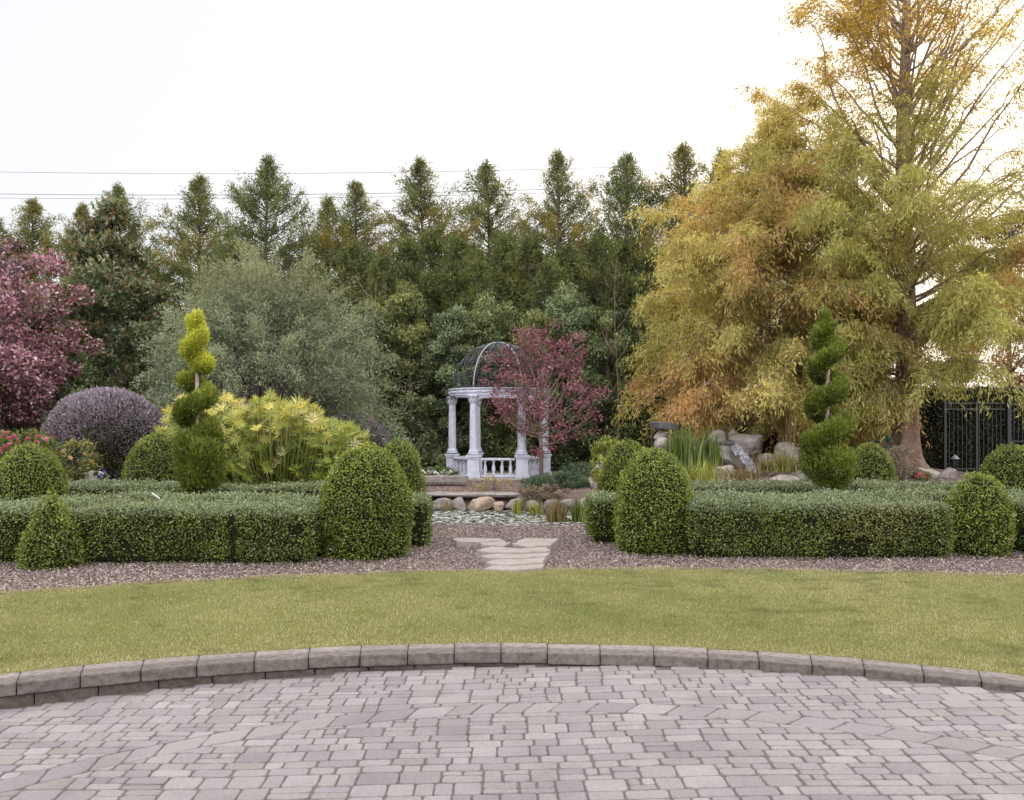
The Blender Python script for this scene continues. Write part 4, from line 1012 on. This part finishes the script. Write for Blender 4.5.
def fence():
    Y = 22.0; px = lambda p: (p - 512) / F * Y
    zb = float(gz(12.0, Y)) - 0.05; zt = EYE + 27 / F * Y
    t = thing('iron_fence', 'black iron picket fence panel in front of the dark hedge', 'fence', (px(945), Y, zb)); ox = px(945)
    def bar(par, name, x0, x1, z0, z1, d, y=0.0):
        S = Solid(); S.box(((x0 + x1) / 2 - par['ox'], y, (z0 + z1) / 2 - zb), (x1 - x0, d, z1 - z0), 0.003); S.build(name, M['iron'], par['o'])
    fp = dict(o=t, ox=ox)
    for p_ in (945, 976.5): bar(fp, 'post', px(p_) - 0.03, px(p_) + 0.03, zb, zt, 0.06)
    for z in (zb + 0.18, zt - 0.22, zt - 0.06): bar(fp, 'rail', px(945) + 0.032, px(1007) - 0.06, z - 0.018, z + 0.018, 0.03)
    for x in np.arange(px(945) + 0.13, px(1007) - 0.08, 0.115):
        if abs(x - px(976.5)) < 0.05: continue
        bar(fp, 'picket', x - 0.009, x + 0.009, zb + 0.02, zt - 0.01, 0.018, 0.026)
    t2 = thing('iron_gate', 'black iron gate with a curved scroll top beside the fence', 'gate', (px(1008.5), Y, zb)); gp = dict(o=t2, ox=px(1008.5))
    g0, g1 = px(1008.5), px(1008.5) + 1.9
    S = Solid(); S.box((0, 0, (zt + 0.12 - zb) / 2), (0.10, 0.10, zt + 0.12 - zb), 0.005); v, f = roundbox((0.13, 0.13, 0.05), 0.012, 3); S.add(v + [0, 0, zt + 0.145 - zb], f); S.build('gate_post', M['iron'], t2)
    S = Solid(); S.box((1.9, 0, (zt + 0.12 - zb) / 2), (0.10, 0.10, zt + 0.12 - zb), 0.005); v, f = roundbox((0.13, 0.13, 0.05), 0.012, 3); S.add(v + [1.9, 0, zt + 0.145 - zb], f); S.build('gate_post', M['iron'], t2)
    for off in (0.0, -0.17):
        T = Tubes(); u = np.linspace(0, 1, 30); T.add(np.stack([0.05 + u * 1.8, 0 * u, zt - zb - 0.12 + off + 0.42 * sst(0, 0.32, u) * (1 - sst(0.68, 1.0, u))], 1), 0.022, 6); T.build('arched_rail', M['iron'], t2)
    bar(gp, 'rail', g0 + 0.052, g1 - 0.052, zb + 0.15, zb + 0.19, 0.03); bar(gp, 'rail', g0 + 0.052, g1 - 0.052, zb + 0.9, zb + 0.94, 0.03)
    for x in np.arange(0.16, 1.8, 0.115):
        h = float(zt - zb - 0.12 + 0.42 * sst(0, 0.32, (x - .05) / 1.8) * (1 - sst(0.68, 1.0, (x - .05) / 1.8))); bar(gp, 'picket', g0 + x - 0.009, g0 + x + 0.009, zb + 0.1, zb + h, 0.018, 0.026)
fence()
def path_light():
    Y = 19.6; x, y, z = at(955, 459, Y); z0 = float(gz(x, Y)); t = thing('path_light', 'small garden path light with a cone shade before the fence', 'lamp', (x, Y, z0 - 0.02)); h = z - z0 + 0.05
    T = Tubes(); T.add(np.array([[0, 0, 0], [0, 0, h / 2], [0, 0, h]]), 0.012, 8); T.build('stem', M['iron'], t)
    lathe('lamp_shade', [(0.10, h - 0.03), (0.095, h - 0.02), (0.05, h + 0.03), (0.012, h + 0.07), (0.002, h + 0.075)], M['iron_grey'], t, 18)
path_light()

# ------------------------------------------------------------------ gazebo
def gazebo():
    Y = 22.0; gx = (498.5 - 512) / F * Y; zf = float(gz(gx, Y)) - 0.02; t = thing('gazebo', 'white stone gazebo with six columns and a black wire dome', 'gazebo', (gx, Y, zf))
    Rg = 1.24; ang = [math.pi / 3 * k for k in range(6)]; pos = [(Rg * math.cos(a), Rg * math.sin(a)) for a in ang]
    lathe('floor', [(1.52, -0.05), (1.52, 0.03), (1.49, 0.05), (0.01, 0.05)], M['stone_pale'], t, 6, ang0=0, smooth=False)
    z1 = 0.05; ph = 0.60; zc = z1 + ph; zk = 1.955
    for k, (x, y) in enumerate(pos):
        S = Solid(); rz = ang[k]
        if k in (1, 2, 4, 5): rz = 0.0
        S.box((x, y, z1 + 0.05), (0.36, 0.36, 0.10), 0.008, rz); S.box((x, y, z1 + 0.29), (0.30, 0.30, 0.385), 0.006, rz)
        S.box((x, y, z1 + 0.51), (0.34, 0.34, 0.05), 0.01, rz); S.box((x, y, z1 + 0.555), (0.385, 0.385, 0.045), 0.01, rz); S.build('pedestal', M['white'], t, False, False)
        # fluted shaft
        sd = 48; th = np.arange(sd) * 2 * math.pi / sd; fl = 1 - 0.06 * (np.cos(th * 12) < -0.2)
        zs = np.array([zc, zc + .03, zc + .05, zc + .07, zc + .1, zc + .13, zc + .6, zk - 0.05, zk]); rs = np.array([.155, .155, .12, .135, .11, .102, .100, .088, .088])
        fm = np.array([0, 0, 0, 0, 0, 1, 1, 1, 0]); V = np.stack([(rs[:, None] * (1 + (fl - 1)[None] * fm[:, None])) * np.cos(th), (rs[:, None] * (1 + (fl - 1)[None] * fm[:, None])) * np.sin(th), np.repeat(zs[:, None], sd, 1)], -1).reshape(-1, 3) + [x, y, 0]
        i = np.arange(len(zs) - 1)[:, None] * sd + np.arange(sd); j = np.arange(len(zs) - 1)[:, None] * sd + (np.arange(sd) + 1) % sd
        q = np.stack([i, j, j + sd, i + sd], -1).reshape(-1, 4)
        cl = link('column', mesh_np('column', V, q.ravel(), [4] * len(q), None, False), M['white'], t)
        # leafy capital
        S = Solid(); 
        for ring, (zz, n_, rr_, hh) in enumerate([(zk, 8, 0.098, 0.085), (zk + 0.06, 8, 0.105, 0.10)]):
            for m in range(n_):
                a = (m + 0.5 * ring) * 2 * math.pi / n_; v, f = roundbox((0.028, 0.058, hh), 0.012, 2); v = v.copy(); v[:, 0] += np.clip(v[:, 2] / hh + 0.1, 0, 1) ** 2 * 0.10
                ca, sa = math.cos(a), math.sin(a); v = np.stack([v[:, 0] * ca - v[:, 1] * sa + rr_ * ca, v[:, 0] * sa + v[:, 1] * ca + rr_ * sa, v[:, 2] + zz + hh / 2], 1) + [x, y, 0]; S.add(v, f)
        S.box((x, y, zk + 0.185), (0.27, 0.27, 0.04), 0.008, rz)
        v, f = roundbox((0.19, 0.19, 0.17), 0.06, 3); S.add(v + [x, y, zk + 0.085], f); S.build('capital', M['white'], cl, True, False)
    # ring beam
    zb = zk + 0.206; s12 = 48
    prof_o = [(1.32, zb), (1.32, zb + 0.045), (1.335, zb + 0.055), (1.325, zb + 0.13), (1.355, zb + 0.15), (1.365, zb + 0.18), (1.33, zb + 0.19), (1.14, zb + 0.19), (1.14, zb), (1.32, zb)]
    p = np.array(prof_o); th = np.arange(s12) * 2 * math.pi / s12; rf = np.ones(s12)
    V = np.stack([p[:, 0, None] * np.cos(th), p[:, 0, None] * np.sin(th), np.repeat(p[:, 1, None], s12, 1)], -1).reshape(-1, 3)
    i = np.arange(len(p) - 1)[:, None] * s12 + np.arange(s12); j = np.arange(len(p) - 1)[:, None] * s12 + (np.arange(s12) + 1) % s12
    q = np.stack([i, j, j + s12, i + s12], -1).reshape(-1, 4)
    bm_ = link('ring_beam', mesh_np('ring_beam', V, q.ravel(), [4] * len(q)), M['white'], t)
    S = Solid()      # carved swags on the frieze
    for m in range(72):
        a = m * 2 * math.pi / 72; hh = 0.05 + 0.03 * (m % 2); hh *= 0.75; v, f = roundbox((0.04, 0.125, hh), 0.015, 2)
        ca, sa = math.cos(a), math.sin(a); S.add(np.stack([v[:, 0] * ca - v[:, 1] * sa + 1.33 * ca, v[:, 0] * sa + v[:, 1] * ca + 1.33 * sa, v[:, 2] + zb + 0.092 + 0.010 * (m % 3 - 1)], 1), f)
    S.build('carved_frieze', M['white'], bm_, True, False)
    # balustrades (the back side is left open)
    for k in range(6):
        if k == 1: continue
        a, b = np.array(pos[k]), np.array(pos[(k + 1) % 6]); dv = b - a; ln = np.linalg.norm(dv); rz = math.atan2(dv[1], dv[0]); mid = (a + b) / 2; w = ln - 0.37
        S = Solid(); S.box((*mid, z1 + 0.475), (w, 0.15, 0.06), 0.01, rz); S.box((*mid, z1 + 0.045), (w, 0.15, 0.07), 0.01, rz); rl = S.build('balustrade', M['white'], t, False, False)
        for m in range(4):
            c = a + dv * (0.5 + (m - 1.5) * 0.215 / ln * 1.0); lathe('baluster', [(0.045, z1 + 0.085), (0.045, z1 + 0.11), (0.025, z1 + 0.13), (0.05, z1 + 0.20), (0.045, z1 + 0.26), (0.024, z1 + 0.36), (0.028, z1 + 0.40), (0.045, z1 + 0.42), (0.045, z1 + 0.442)], M['white'], rl, 14, (c[0], c[1], 0))
    # wire dome
    zd = zb + 0.193; Rd = 1.24; Hd = 1.25
    def dome(a, u, r=1.0): e = u * math.pi / 2; return np.stack([Rd * r * np.cos(e) * np.cos(a), Rd * r * np.cos(e) * np.sin(a), zd + Hd * r * np.sin(e)], -1)
    for k in range(6):
        T = Tubes(); u = np.linspace(0.0, 0.985, 22); T.add(dome(np.full(22, ang[k]), u), 0.023 if k in (4, 5) else 0.017, 6); T.build('rib', M['iron_grey'] if k in (4, 5) else M['iron'], t)  # two front ribs thicker and grey, the others black
    for k in range(12):
        T = Tubes(); u = np.linspace(0.0, 0.96, 18); T.add(dome(np.full(18, R(15) + k * math.pi / 6 + (0)), u), 0.008, 5); T.build('wire_rib', M['iron'], t)
    for u0 in (0.02, 0.3, 0.55, 0.8):
        T = Tubes(); a = np.linspace(0, 2 * math.pi, 49); T.add(dome(a, np.full(49, u0)), 0.015 if u0 < 0.1 else 0.009, 5); T.build('hoop', M['iron'], t)
    T = Tubes(); r = rg(7)
    for k in range(24):                 # scrollwork
        for u0 in (0.15, 0.42, 0.68):
            a0 = (k + 0.5) * 2 * math.pi / 24; th = np.linspace(0, 4 * math.pi, 26); rad = np.linspace(0.125, 0.02, 26)
            T.add(dome(a0 + rad * np.cos(th) * 1.0 / max(math.cos(u0 * math.pi / 2), 0.4) * (1 if k % 2 else -1), u0 + rad * np.sin(th) * 0.9), 0.0065, 4)
    T.build('scrollwork', M['iron_scroll'], t)
    lathe('finial', [(0.02, zd + Hd - 0.03), (0.06, zd + Hd - 0.02), (0.05, zd + Hd + 0.02), (0.015, zd + Hd + 0.03), (0.022, zd + Hd + 0.05), (0.003, zd + Hd + 0.09)], M['iron'], t, 16)
gazebo()

# red maple in front of the gazebo -----------------------------------------------
def red_maple():
    r = rg(551); Y = 20.3; x, _, _ = at(541, 470, Y); z0 = float(gz(x, Y)); t = thing('red_maple', 'small red-leaved maple with pale branches in front of the gazebo', 'tree', (x, Y, z0 - 0.03))
    lc = lambda px, py, dy=0.0: np.array(at(px, py, Y)) - [x, Y, z0] + [0, dy, 0]
    T = Tubes(); T.add(np.array([lc(541, 478), lc(541.5, 455), lc(540, 430), lc(542, 400), lc(543, 370)]), [0.06, 0.045, 0.038, 0.028, 0.018], 8)
    tips = [(522, 335, 0), (530, 342, .3), (512, 352, -.3), (548, 332, .2), (545, 345, -.4), (565, 342, .1), (573, 352, -.2), (497, 368, .1), (508, 372, -.4), (525, 362, .5), (555, 362, .4), (578, 372, .2), (568, 378, -.3), (538, 370, -.5),
            (500, 395, .2), (497, 410, -.2), (510, 404, -.4), (512, 420, .3), (526, 418, -.3), (588, 400, 0), (597, 390, .2), (583, 392, -.2), (592, 415, .1), (575, 418, .2), (532, 430, .3), (556, 436, .2), (566, 428, -.2), (535, 445, -.2), (546, 410, -.4), (557, 397, .3), (527, 385, -.2), (520, 350, .1), (550, 352, 0), (536, 357, 0.2), (562, 362, -.1), (502, 380, -.1), (515, 386, .2), (544, 384, .2), (572, 362, .2), (530, 398, -.4), (506, 415, .1), (540, 335, -.1)]
    L = Leaves(); cl = []
    for k, (px, py, dy) in enumerate(tips):
        g = lc(px, py, dy * 1.1); far = abs(px - 541) / 60; sz = np.interp(py, [330, 390, 450], [385, 425, 450]); b = lc(541, min(sz, 455))
        tt = np.linspace(0, 1, 8)[:, None]; bp = b * (1 - tt) + g * tt + np.sin(tt * math.pi) * (np.array([0, 0, -0.10]) + r.normal(0, 0.05, 3)); T.add(bp, np.linspace(0.022, 0.005, 8), 5)
        for q in range(4):
            cl.append(g + r.normal(0, 0.19, 3)); T.add(np.array([bp[5], (bp[5] + cl[-1]) / 2 + r.normal(0, .04, 3), cl[-1]]), [0.008, 0.006, 0.003], 4)
    cl = np.array(cl)
    def hue(p, col, rr):
        k = np.clip(0.5 + 0.4 * nz(p, 2, 3) + rr.normal(0, 0.25, len(p)), 0, 1)[:, None]; return mixc(k, P((128, 68, 82), 0.95), P((192, 122, 136), 1.05))
    crown(L, r, cl, 40, r.uniform(0.14, 0.26, len(cl)), 0.062, 0.045, (P((120, 50, 66)), P((190, 90, 110))), 3, hue=hue, cvar=0.2)
    L.build('crown', M['leaf_purple'], t); T.build('trunk', M['bark_tan'], t)
red_maple()

# ------------------------------------------------------------------ garden plants
def umbrella_plants():
    spots = [((158, 262), (388, 485), 16.0, 90, (P((150, 150, 40), 1.0), P((236, 222, 128), 1.15)), 'yellow umbrella plant clump right behind the yellow-topped spiral'),
             ((212, 345), (393, 485), 15.6, 135, (P((128, 140, 44), 1.0), P((222, 212, 110), 1.1)), 'yellow-green umbrella plant clump between the spiral and the large egg'),
             ((322, 372), (420, 485), 15.3, 55, (P((100, 122, 46), 1.0), P((196, 196, 96), 1.05)), 'greener umbrella plant clump behind the large egg')]
    for k, ((xa, xb), (ya, yb), Y, ns, pal, lab) in enumerate(spots):
        r = rg(561 + k); xm = ((xa + xb) / 2 - 512) / F * Y; z0 = float(gz(xm, Y)); hw = (xb - xa) / 2 / F * Y; H = EYE - (ya - HZ) / F * Y - z0
        t = thing('umbrella_plant', lab, 'plant', (xm, Y, z0 - 0.02), 0, 'umbrella plants behind the left parterre'); T = Tubes(); L = Leaves()
        for s in range(int(ns * 4.2)):
            u = r.uniform(-1, 1); dy = r.uniform(-0.6, 0.6); top = H * math.sqrt(max(0.05, 1 - 0.72 * u * u)) * r.uniform(0.30, 1.0) * (1 - 0.12 * abs(dy))
            b = np.array([u * hw * 0.6, dy * 0.7, 0]); g = np.array([u * hw, dy, top]); mid = (b + g) / 2 + [0, 0, 0.1]
            T.add(np.array([b, mid, g]), [0.010, 0.008, 0.006], 4)
            n = r.integers(18, 27); a = np.arange(n) * 6.283 / n + r.uniform(0, 1); dr = r.uniform(-0.35, 0.45)
            nrm = unit(r.normal(0, 0.45, 3) + [0, -0.55, 0.8]); e1 = unit(np.cross(nrm, [0.2, 1, 0.1])); e2 = np.cross(nrm, e1); d = np.cos(a)[:, None] * e1 + np.sin(a)[:, None] * e2 + (0.25 + dr) * nrm + r.normal(0, 0.12, (n, 3))
            ht = top / H; m = np.clip(-0.12 + 0.72 * ht + r.normal(0, 0.34) + r.normal(0, 0.10, n), 0, 1)[:, None]; col = mixc(m, P((122, 142, 46), 1.2), pal[1] * 1.22)
            if r.random() < 0.06: col = mixc(0.6, col, P((244, 222, 190), 1.3))
            ln = r.uniform(0.13, 0.23); W = r.uniform(0.014, 0.024)
            L.add(np.repeat(g[None], n, 0), d, ln * r.uniform(0.8, 1.1, n), W, col, n=np.repeat(nrm[None], n, 0) + r.normal(0, .25, (n, 3)))
        n = 5200; p = np.stack([r.uniform(-1, 1, n) * hw, r.uniform(-.5, .7, n), r.uniform(0.02, 0.5, n) * H], 1); m = np.clip(r.normal(0.4, 0.3, n), 0, 1)[:, None]
        L.add(p, r.normal(0, 0.4, (n, 3)) + [0, 0, 0.8], r.uniform(0.12, 0.3, n), r.uniform(0.016, 0.03, n), mixc(m, P((64, 76, 24)), P((150, 160, 50))), rng=r)
        L.build('leaves', M['leaf'], t); T.build('stems', principled('plant_stem', P((120, 130, 50)), 0.6) if k == 0 else bpy.data.materials['plant_stem'], t)
umbrella_plants()

def tuft(px, py_base, hw, top, Y, n, seed, label, pal, name='grass_clump', cat='grass', lean=0.35, W=0.018, group=None, base_spread=0.4):
    r = rg(seed); x = (px - 512) / F * Y; z0 = EYE - (py_base - HZ) / F * Y; H = (py_base - top) / F * Y; hwm = hw / F * Y
    L = Leaves()
    for k in range(n):
        b = np.array([r.normal(0, hwm * base_spread), r.normal(0, hwm * base_spread * .7), -0.04]); az = r.uniform(0, 6.28); le = abs(r.normal(0, lean)); h = H * r.uniform(0.5, 1.08)
        u = np.linspace(0, 1, 5); pts = b + np.stack([np.cos(az) * le * h * u ** 1.8, np.sin(az) * le * h * u ** 1.8, h * (u - 0.25 * le * u ** 3)], 1)
        c = mixc(np.clip(r.normal(0.5, 0.25), 0, 1), *pal) * r.uniform(0.8, 1.2)
        sd = unit(np.array([-math.sin(az), math.cos(az), 0]) + r.normal(0, .3, 3)); ww = W * r.uniform(0.7, 1.3) * np.array([0.8, 1, 0.85, 0.55, 0.06])
        lft, rt = pts + sd * ww[:, None] / 2, pts - sd * ww[:, None] / 2
        for q in range(4): L.v.append(np.stack([lft[q], lft[q + 1], rt[q + 1], rt[q]])); L.c.append(np.repeat(np.asarray(c)[None], 4, 0))
    o = L.build(name, M['leaf']); o.location = (x, Y, z0); return tag(o, label, cat, group)
YG = (P((112, 128, 46), 1.0), P((202, 204, 100), 1.1)); GR = (P((70, 96, 36), 1.0), P((150, 170, 78), 1.05)); BR = (P((120, 100, 66), 1.0), P((190, 172, 116), 1.0))
tuft(683, 470, 24, 422, 18.0, 190, 571, 'tall green reeds left of the waterfall', GR, 'reed_clump', 'reeds', 0.22, 0.035)
tuft(708, 466, 16, 428, 18.2, 90, 572, 'shorter green reeds beside the dark waterfall boulder', GR, 'reed_clump', 'reeds', 0.2, 0.035)
tuft(700, 484, 30, 455, 16.5, 260, 573, 'bright yellow-green grass in front of the tall reeds', YG, lean=0.5)
tuft(745, 482, 22, 458, 16.6, 150, 574, 'straw coloured grass at the foot of the waterfall', BR, lean=0.6)
tuft(780, 470, 26, 446, 17.6, 220, 575, 'olive grass tuft right of the waterfall', (P((110, 112, 50)), P((180, 172, 96))), lean=0.6)
tuft(792, 440, 14, 408, 18.8, 34, 576, 'thin pale strappy plant under the orange cypress', BR, 'strappy_plant', 'plant', 0.5, 0.03)
tuft(578, 524, 9, 492, 13.9, 60, 577, 'green iris clump in the pond beside the right hedge', GR, 'iris_clump', 'reeds', 0.2, 0.03)
tuft(588, 523, 6, 495, 13.7, 22, 578, 'yellowing iris blades at the right hedge corner by the pond', YG, 'iris_clump', 'reeds', 0.2, 0.03)
tuft(556, 523, 13, 494, 13.9, 150, 579, 'brown dry grass clump standing in the pond', BR, lean=0.3)
tuft(518, 512, 6, 494, 15.3, 70, 580, 'yellow reed tuft on the pond bank right of the tan boulder', YG, lean=0.3)
tuft(534, 512, 8, 495, 15.3, 50, 581, 'yellow-green reed tuft left of the brown pond grass', YG, lean=0.35)
tuft(448, 508, 6, 495, 15.4, 24, 582, 'small dry tuft between the left pond boulders', BR, lean=0.4)
tuft(600, 512, 8, 496, 15.3, 60, 583, 'dry grass tuft on the bank beside the right hedge', BR, lean=0.4)

def small_shrub(px, top, base, hw, Y, seed, label, pal, n=40, per=70, lsz=0.06, wsz=0.03, name='garden_shrub', cat='shrub', mat='leaf', sq=1.0):
    r = rg(seed); x = (px - 512) / F * Y; z0 = EYE - (base - HZ) / F * Y; H = (base - top) / F * Y; W = hw / F * Y
    t = thing(name, label, cat, (x, Y, z0)); u = unit(r.normal(size=(n, 3))); cl = np.stack([u[:, 0] * W, u[:, 1] * W * .8, H * 0.5 + u[:, 2] * H * 0.48], 1) * (r.uniform(0.4, 1, (n, 1)) ** .5 * [1, 1, 0] + [0, 0, 1])
    L = Leaves(); crown(L, r, cl, per, min(W, H) * 0.32, lsz, wsz, pal, seed, up=0.4); L.build('foliage', M[mat], t)
    T = Tubes()
    for c in cl[:14]: T.add(np.array([[0, 0, -0.05], c * [0.4, 0.4, 0.5], c]), [0.014, 0.010, 0.004], 4)
    T.build('stems', M['bark_grey'], t); return t
small_shrub(606, 440, 485, 16, 15.2, 591, 'bright yellow-green shrub left of the right rear dome', YG, 46, 80, 0.07, 0.022)
small_shrub(556, 476, 492, 36, 18.0, 592, 'dark blue-green spreading juniper below the gazebo', (P((58, 80, 56)), P((124, 146, 116))), 90, 140, 0.06, 0.014, 'spreading_juniper')
small_shrub(582, 466, 486, 22, 18.6, 593, 'dark juniper on the slope right of the gazebo', (P((58, 80, 56)), P((128, 150, 112))), 60, 140, 0.06, 0.014, 'spreading_juniper')
small_shrub(897, 448, 482, 22, 17.4, 594, 'twiggy pinkish grey low shrub at the foot of the big trunk', (P((120, 108, 86)), P((190, 172, 156))), 60, 70, 0.05, 0.02)
small_shrub(884, 436, 452, 8, 18.2, 595, 'small bluish shoot left of the big trunk', (P((90, 112, 92)), P((160, 178, 160))), 12, 60, 0.06, 0.03)
small_shrub(495, 477, 492, 20, 17.2, 596, 'sparse yellowish plants on the mulch below the gazebo', (P((140, 126, 66)), P((204, 186, 104))), 12, 30, 0.06, 0.02)
small_shrub(545, 486, 498, 26, 16.0, 597, 'brownish mauve low plants along the pond bank', (P((116, 98, 86)), P((180, 160, 140))), 40, 60, 0.05, 0.02)

# flower beds ---------------------------------------------------------------------
def bloom_mesh(seed, col, s):
    r = rg(seed); L = Leaves()
    for ring, (n, rad, tilt) in enumerate([(7, 1.0, 0.35), (6, 0.7, 0.8), (4, 0.4, 1.6)]):
        a = np.arange(n) * 6.283 / n + ring * 0.4; d = np.stack([np.cos(a), np.sin(a), np.full(n, tilt)], 1)
        L.add(np.zeros((n, 3)), d, s * rad, s * 0.75 * rad, col * r.uniform(0.75, 1.2, n)[:, None], n=np.stack([-np.cos(a) * tilt, -np.sin(a) * tilt, np.ones(n)], 1), mid=0.6)
    o = L.build('bloom', M['petal']); return o
def flowers():
    t = small_shrub(18, 436, 478, 36, 13.6, 601, 'rose bush with vivid pink blooms at the far left', (P((70, 84, 40)), P((150, 160, 84))), 60, 60, 0.06, 0.035, 'rose_bush')
    proto = bloom_mesh(1, P((222, 104, 146), 1.1), 0.045); r = rg(602)
    for k, (px, py) in enumerate([(2, 437), (6, 433), (9, 438), (3, 449), (6, 447), (1, 452), (14, 436), (18, 440), (28, 439), (38, 437), (46, 439), (37, 442), (20, 444), (52, 437), (10, 444), (-4, 440), (32, 434), (12, 451)]):
        o = proto if k == 0 else proto.copy()
        if k: C.objects.link(o)
        o.parent = t; p = np.array(at(px, py, 13.05)) - np.array(t.location); o.location = p; o.rotation_euler = (R(50) + r.normal(0, .3), r.normal(0, .3), r.uniform(0, 6))
    t = small_shrub(76, 442, 478, 22, 14.4, 603, 'pale yellow and peach rose bush left of the purple mound', (P((92, 102, 50)), P((180, 180, 100))), 34, 46, 0.06, 0.03, 'rose_bush')
    proto = bloom_mesh(2, P((226, 190, 130), 1.0), 0.05)
    for k, (px, py) in enumerate([(64, 451), (70, 458), (62, 456), (85, 455), (92, 462), (78, 462), (58, 449)]):
        o = proto if k == 0 else proto.copy()
        if k: C.objects.link(o)
        o.parent = t; o.location = np.array(at(px, py, 13.9)) - np.array(t.location); o.rotation_euler = (R(50), 0, k)
    t = small_shrub(101, 470, 480, 5, 14.5, 604, 'small plant with blue flowers by the pale edging stone', (P((70, 90, 60)), P((140, 160, 100))), 10, 24, 0.05, 0.02, 'blue_flower', 'flower')
    proto = bloom_mesh(3, P((96, 100, 214), 1.1), 0.034)
    for k, (px, py) in enumerate([(101, 475), (104, 472), (103, 470), (79, 473), (99, 477)]):
        o = proto if k == 0 else proto.copy()
        if k: C.objects.link(o)
        o.parent = t; o.location = np.array(at(px, py, 14.2)) - np.array(t.location); o.rotation_euler = (R(60), 0, k)
    t = small_shrub(440, 468, 478, 22, 19.0, 605, 'low bed of white flowers left of the gazebo', (P((80, 100, 60)), P((140, 160, 100))), 40, 40, 0.05, 0.02, 'white_flower_bed', 'flowers')
    proto = bloom_mesh(4, P((225, 228, 225), 1.1), 0.05)
    for k in range(16):
        o = proto if k == 0 else proto.copy()
        if k: C.objects.link(o)
        o.parent = t; o.location = np.array(at(422 + k * 2.2, 471 + (k * 7 % 5) * 0.7, 18.7 + 0.04 * (k % 3))) - np.array(t.location); o.rotation_euler = (R(50), 0, k)
    t = small_shrub(922, 472, 482, 9, 17.2, 606, 'small red flowering plant before the whitish rock', (P((80, 96, 60)), P((150, 160, 110))), 14, 30, 0.05, 0.025, 'red_flower', 'flower')
    proto = bloom_mesh(5, P((220, 64, 96), 1.2), 0.042)
    for k, (px, py) in enumerate([(919, 474), (922, 476), (926, 477), (917, 477), (923, 473)]):
        o = proto if k == 0 else proto.copy()
        if k: C.objects.link(o)
        o.parent = t; o.location = np.array(at(px, py, 16.9)) - np.array(t.location); o.rotation_euler = (R(60), 0, k)
flowers()

# power lines -----------------------------------------------------------------------
for k, (ya, yb, lab) in enumerate([(172, 167, 'upper thin power line crossing the sky'), (194, 187, 'middle thin power line crossing the sky'), (198, 190.5, 'lowest thin power line crossing the sky')]):
    Y = 48.0; T = Tubes(); u = np.linspace(-0.6, 1.6, 40); a = np.array(at(0, ya, Y)); b = np.array(at(620, yb, Y)); p = a + (b - a) * u[:, None]; p[:, 2] += 0.9 * (u - 0.5) ** 2 - 0.22
    T.add(p, 0.013 if k != 1 else 0.018, 5); o = T.build('power_line', M['wire']); tag(o, lab, 'power line', 'power lines behind the trees')

# ------------------------------------------------------------------ light, sky, camera
w = bpy.data.worlds.new('World'); scene.world = w; w.use_nodes = True
nt = w.node_tree; N = nt.nodes; L = nt.links; N.clear()
out = N.new('ShaderNodeOutputWorld'); bg = N.new('ShaderNodeBackground'); L.new(bg.outputs[0], out.inputs[0])
SUN_EL, SUN_AZ = R(24), R(28)             # behind the garden, a little to the right
sky = N.new('ShaderNodeTexSky'); sky.sky_type = 'NISHITA'; sky.sun_disc = False; sky.sun_elevation = SUN_EL; sky.sun_rotation = SUN_AZ; sky.dust_density = 4; sky.air_density = 1.2
mx = N.new('ShaderNodeMix'); mx.data_type = 'RGBA'; mx.inputs['Factor'].default_value = 0.80
tc = N.new('ShaderNodeTexCoord'); dp = N.new('ShaderNodeVectorMath'); dp.operation = 'DOT_PRODUCT'; dp.inputs[1].default_value = (0.0, -0.6, 1.0)
L.new(tc.outputs['Generated'], dp.inputs[0])
mr = N.new('ShaderNodeMapRange'); mr.interpolation_type = 'SMOOTHSTEP'; mr.inputs[1].default_value = -0.05; mr.inputs[2].default_value = 0.65; L.new(dp.outputs['Value'], mr.inputs[0])
cl = N.new('ShaderNodeMix'); cl.data_type = 'RGBA'; cl.inputs['A'].default_value = (11.4, 11.4, 11.6, 1); cl.inputs['B'].default_value = (47.0, 46.5, 46.5, 1)
L.new(mr.outputs[0], cl.inputs['Factor']); L.new(sky.outputs[0], mx.inputs['A']); L.new(cl.outputs['Result'], mx.inputs['B'])    # thin cloud, brighter overhead; behind the camera brightened as added unseen fill
L.new(mx.outputs['Result'], bg.inputs['Color']); bg.inputs['Strength'].default_value = 0.10
sd = bpy.data.lights.new('sun', 'SUN'); sd.energy = 2.6; sd.angle = R(12); sd.color = (1.0, 0.86, 0.68)
so = bpy.data.objects.new('sun', sd); C.objects.link(so)
dirv = Vector((math.sin(SUN_AZ) * math.cos(SUN_EL), math.cos(SUN_AZ) * math.cos(SUN_EL), math.sin(SUN_EL)))
so.rotation_euler = (-dirv).to_track_quat('-Z', 'Y').to_euler(); so.location = (20, 40, 30)

cd = bpy.data.cameras.new('camera'); cam = bpy.data.objects.new('camera', cd); C.objects.link(cam)
cam.location = (0, 0, EYE); cam.rotation_euler = (R(90), 0, 0)
cd.sensor_width = 36.0; cd.lens = 36.0 * F / 1024.0; cd.shift_y = (HZ - 400.0) / 1024.0; cd.clip_end = 3000; cd.clip_start = 0.05
scene.camera = cam
scene.view_settings.view_transform = 'Standard'; scene.view_settings.look = 'None'; scene.view_settings.exposure = 0; scene.view_settings.gamma = 1
scene.cycles.max_bounces = 8; scene.cycles.transmission_bounces = 4; scene.cycles.use_denoising = True
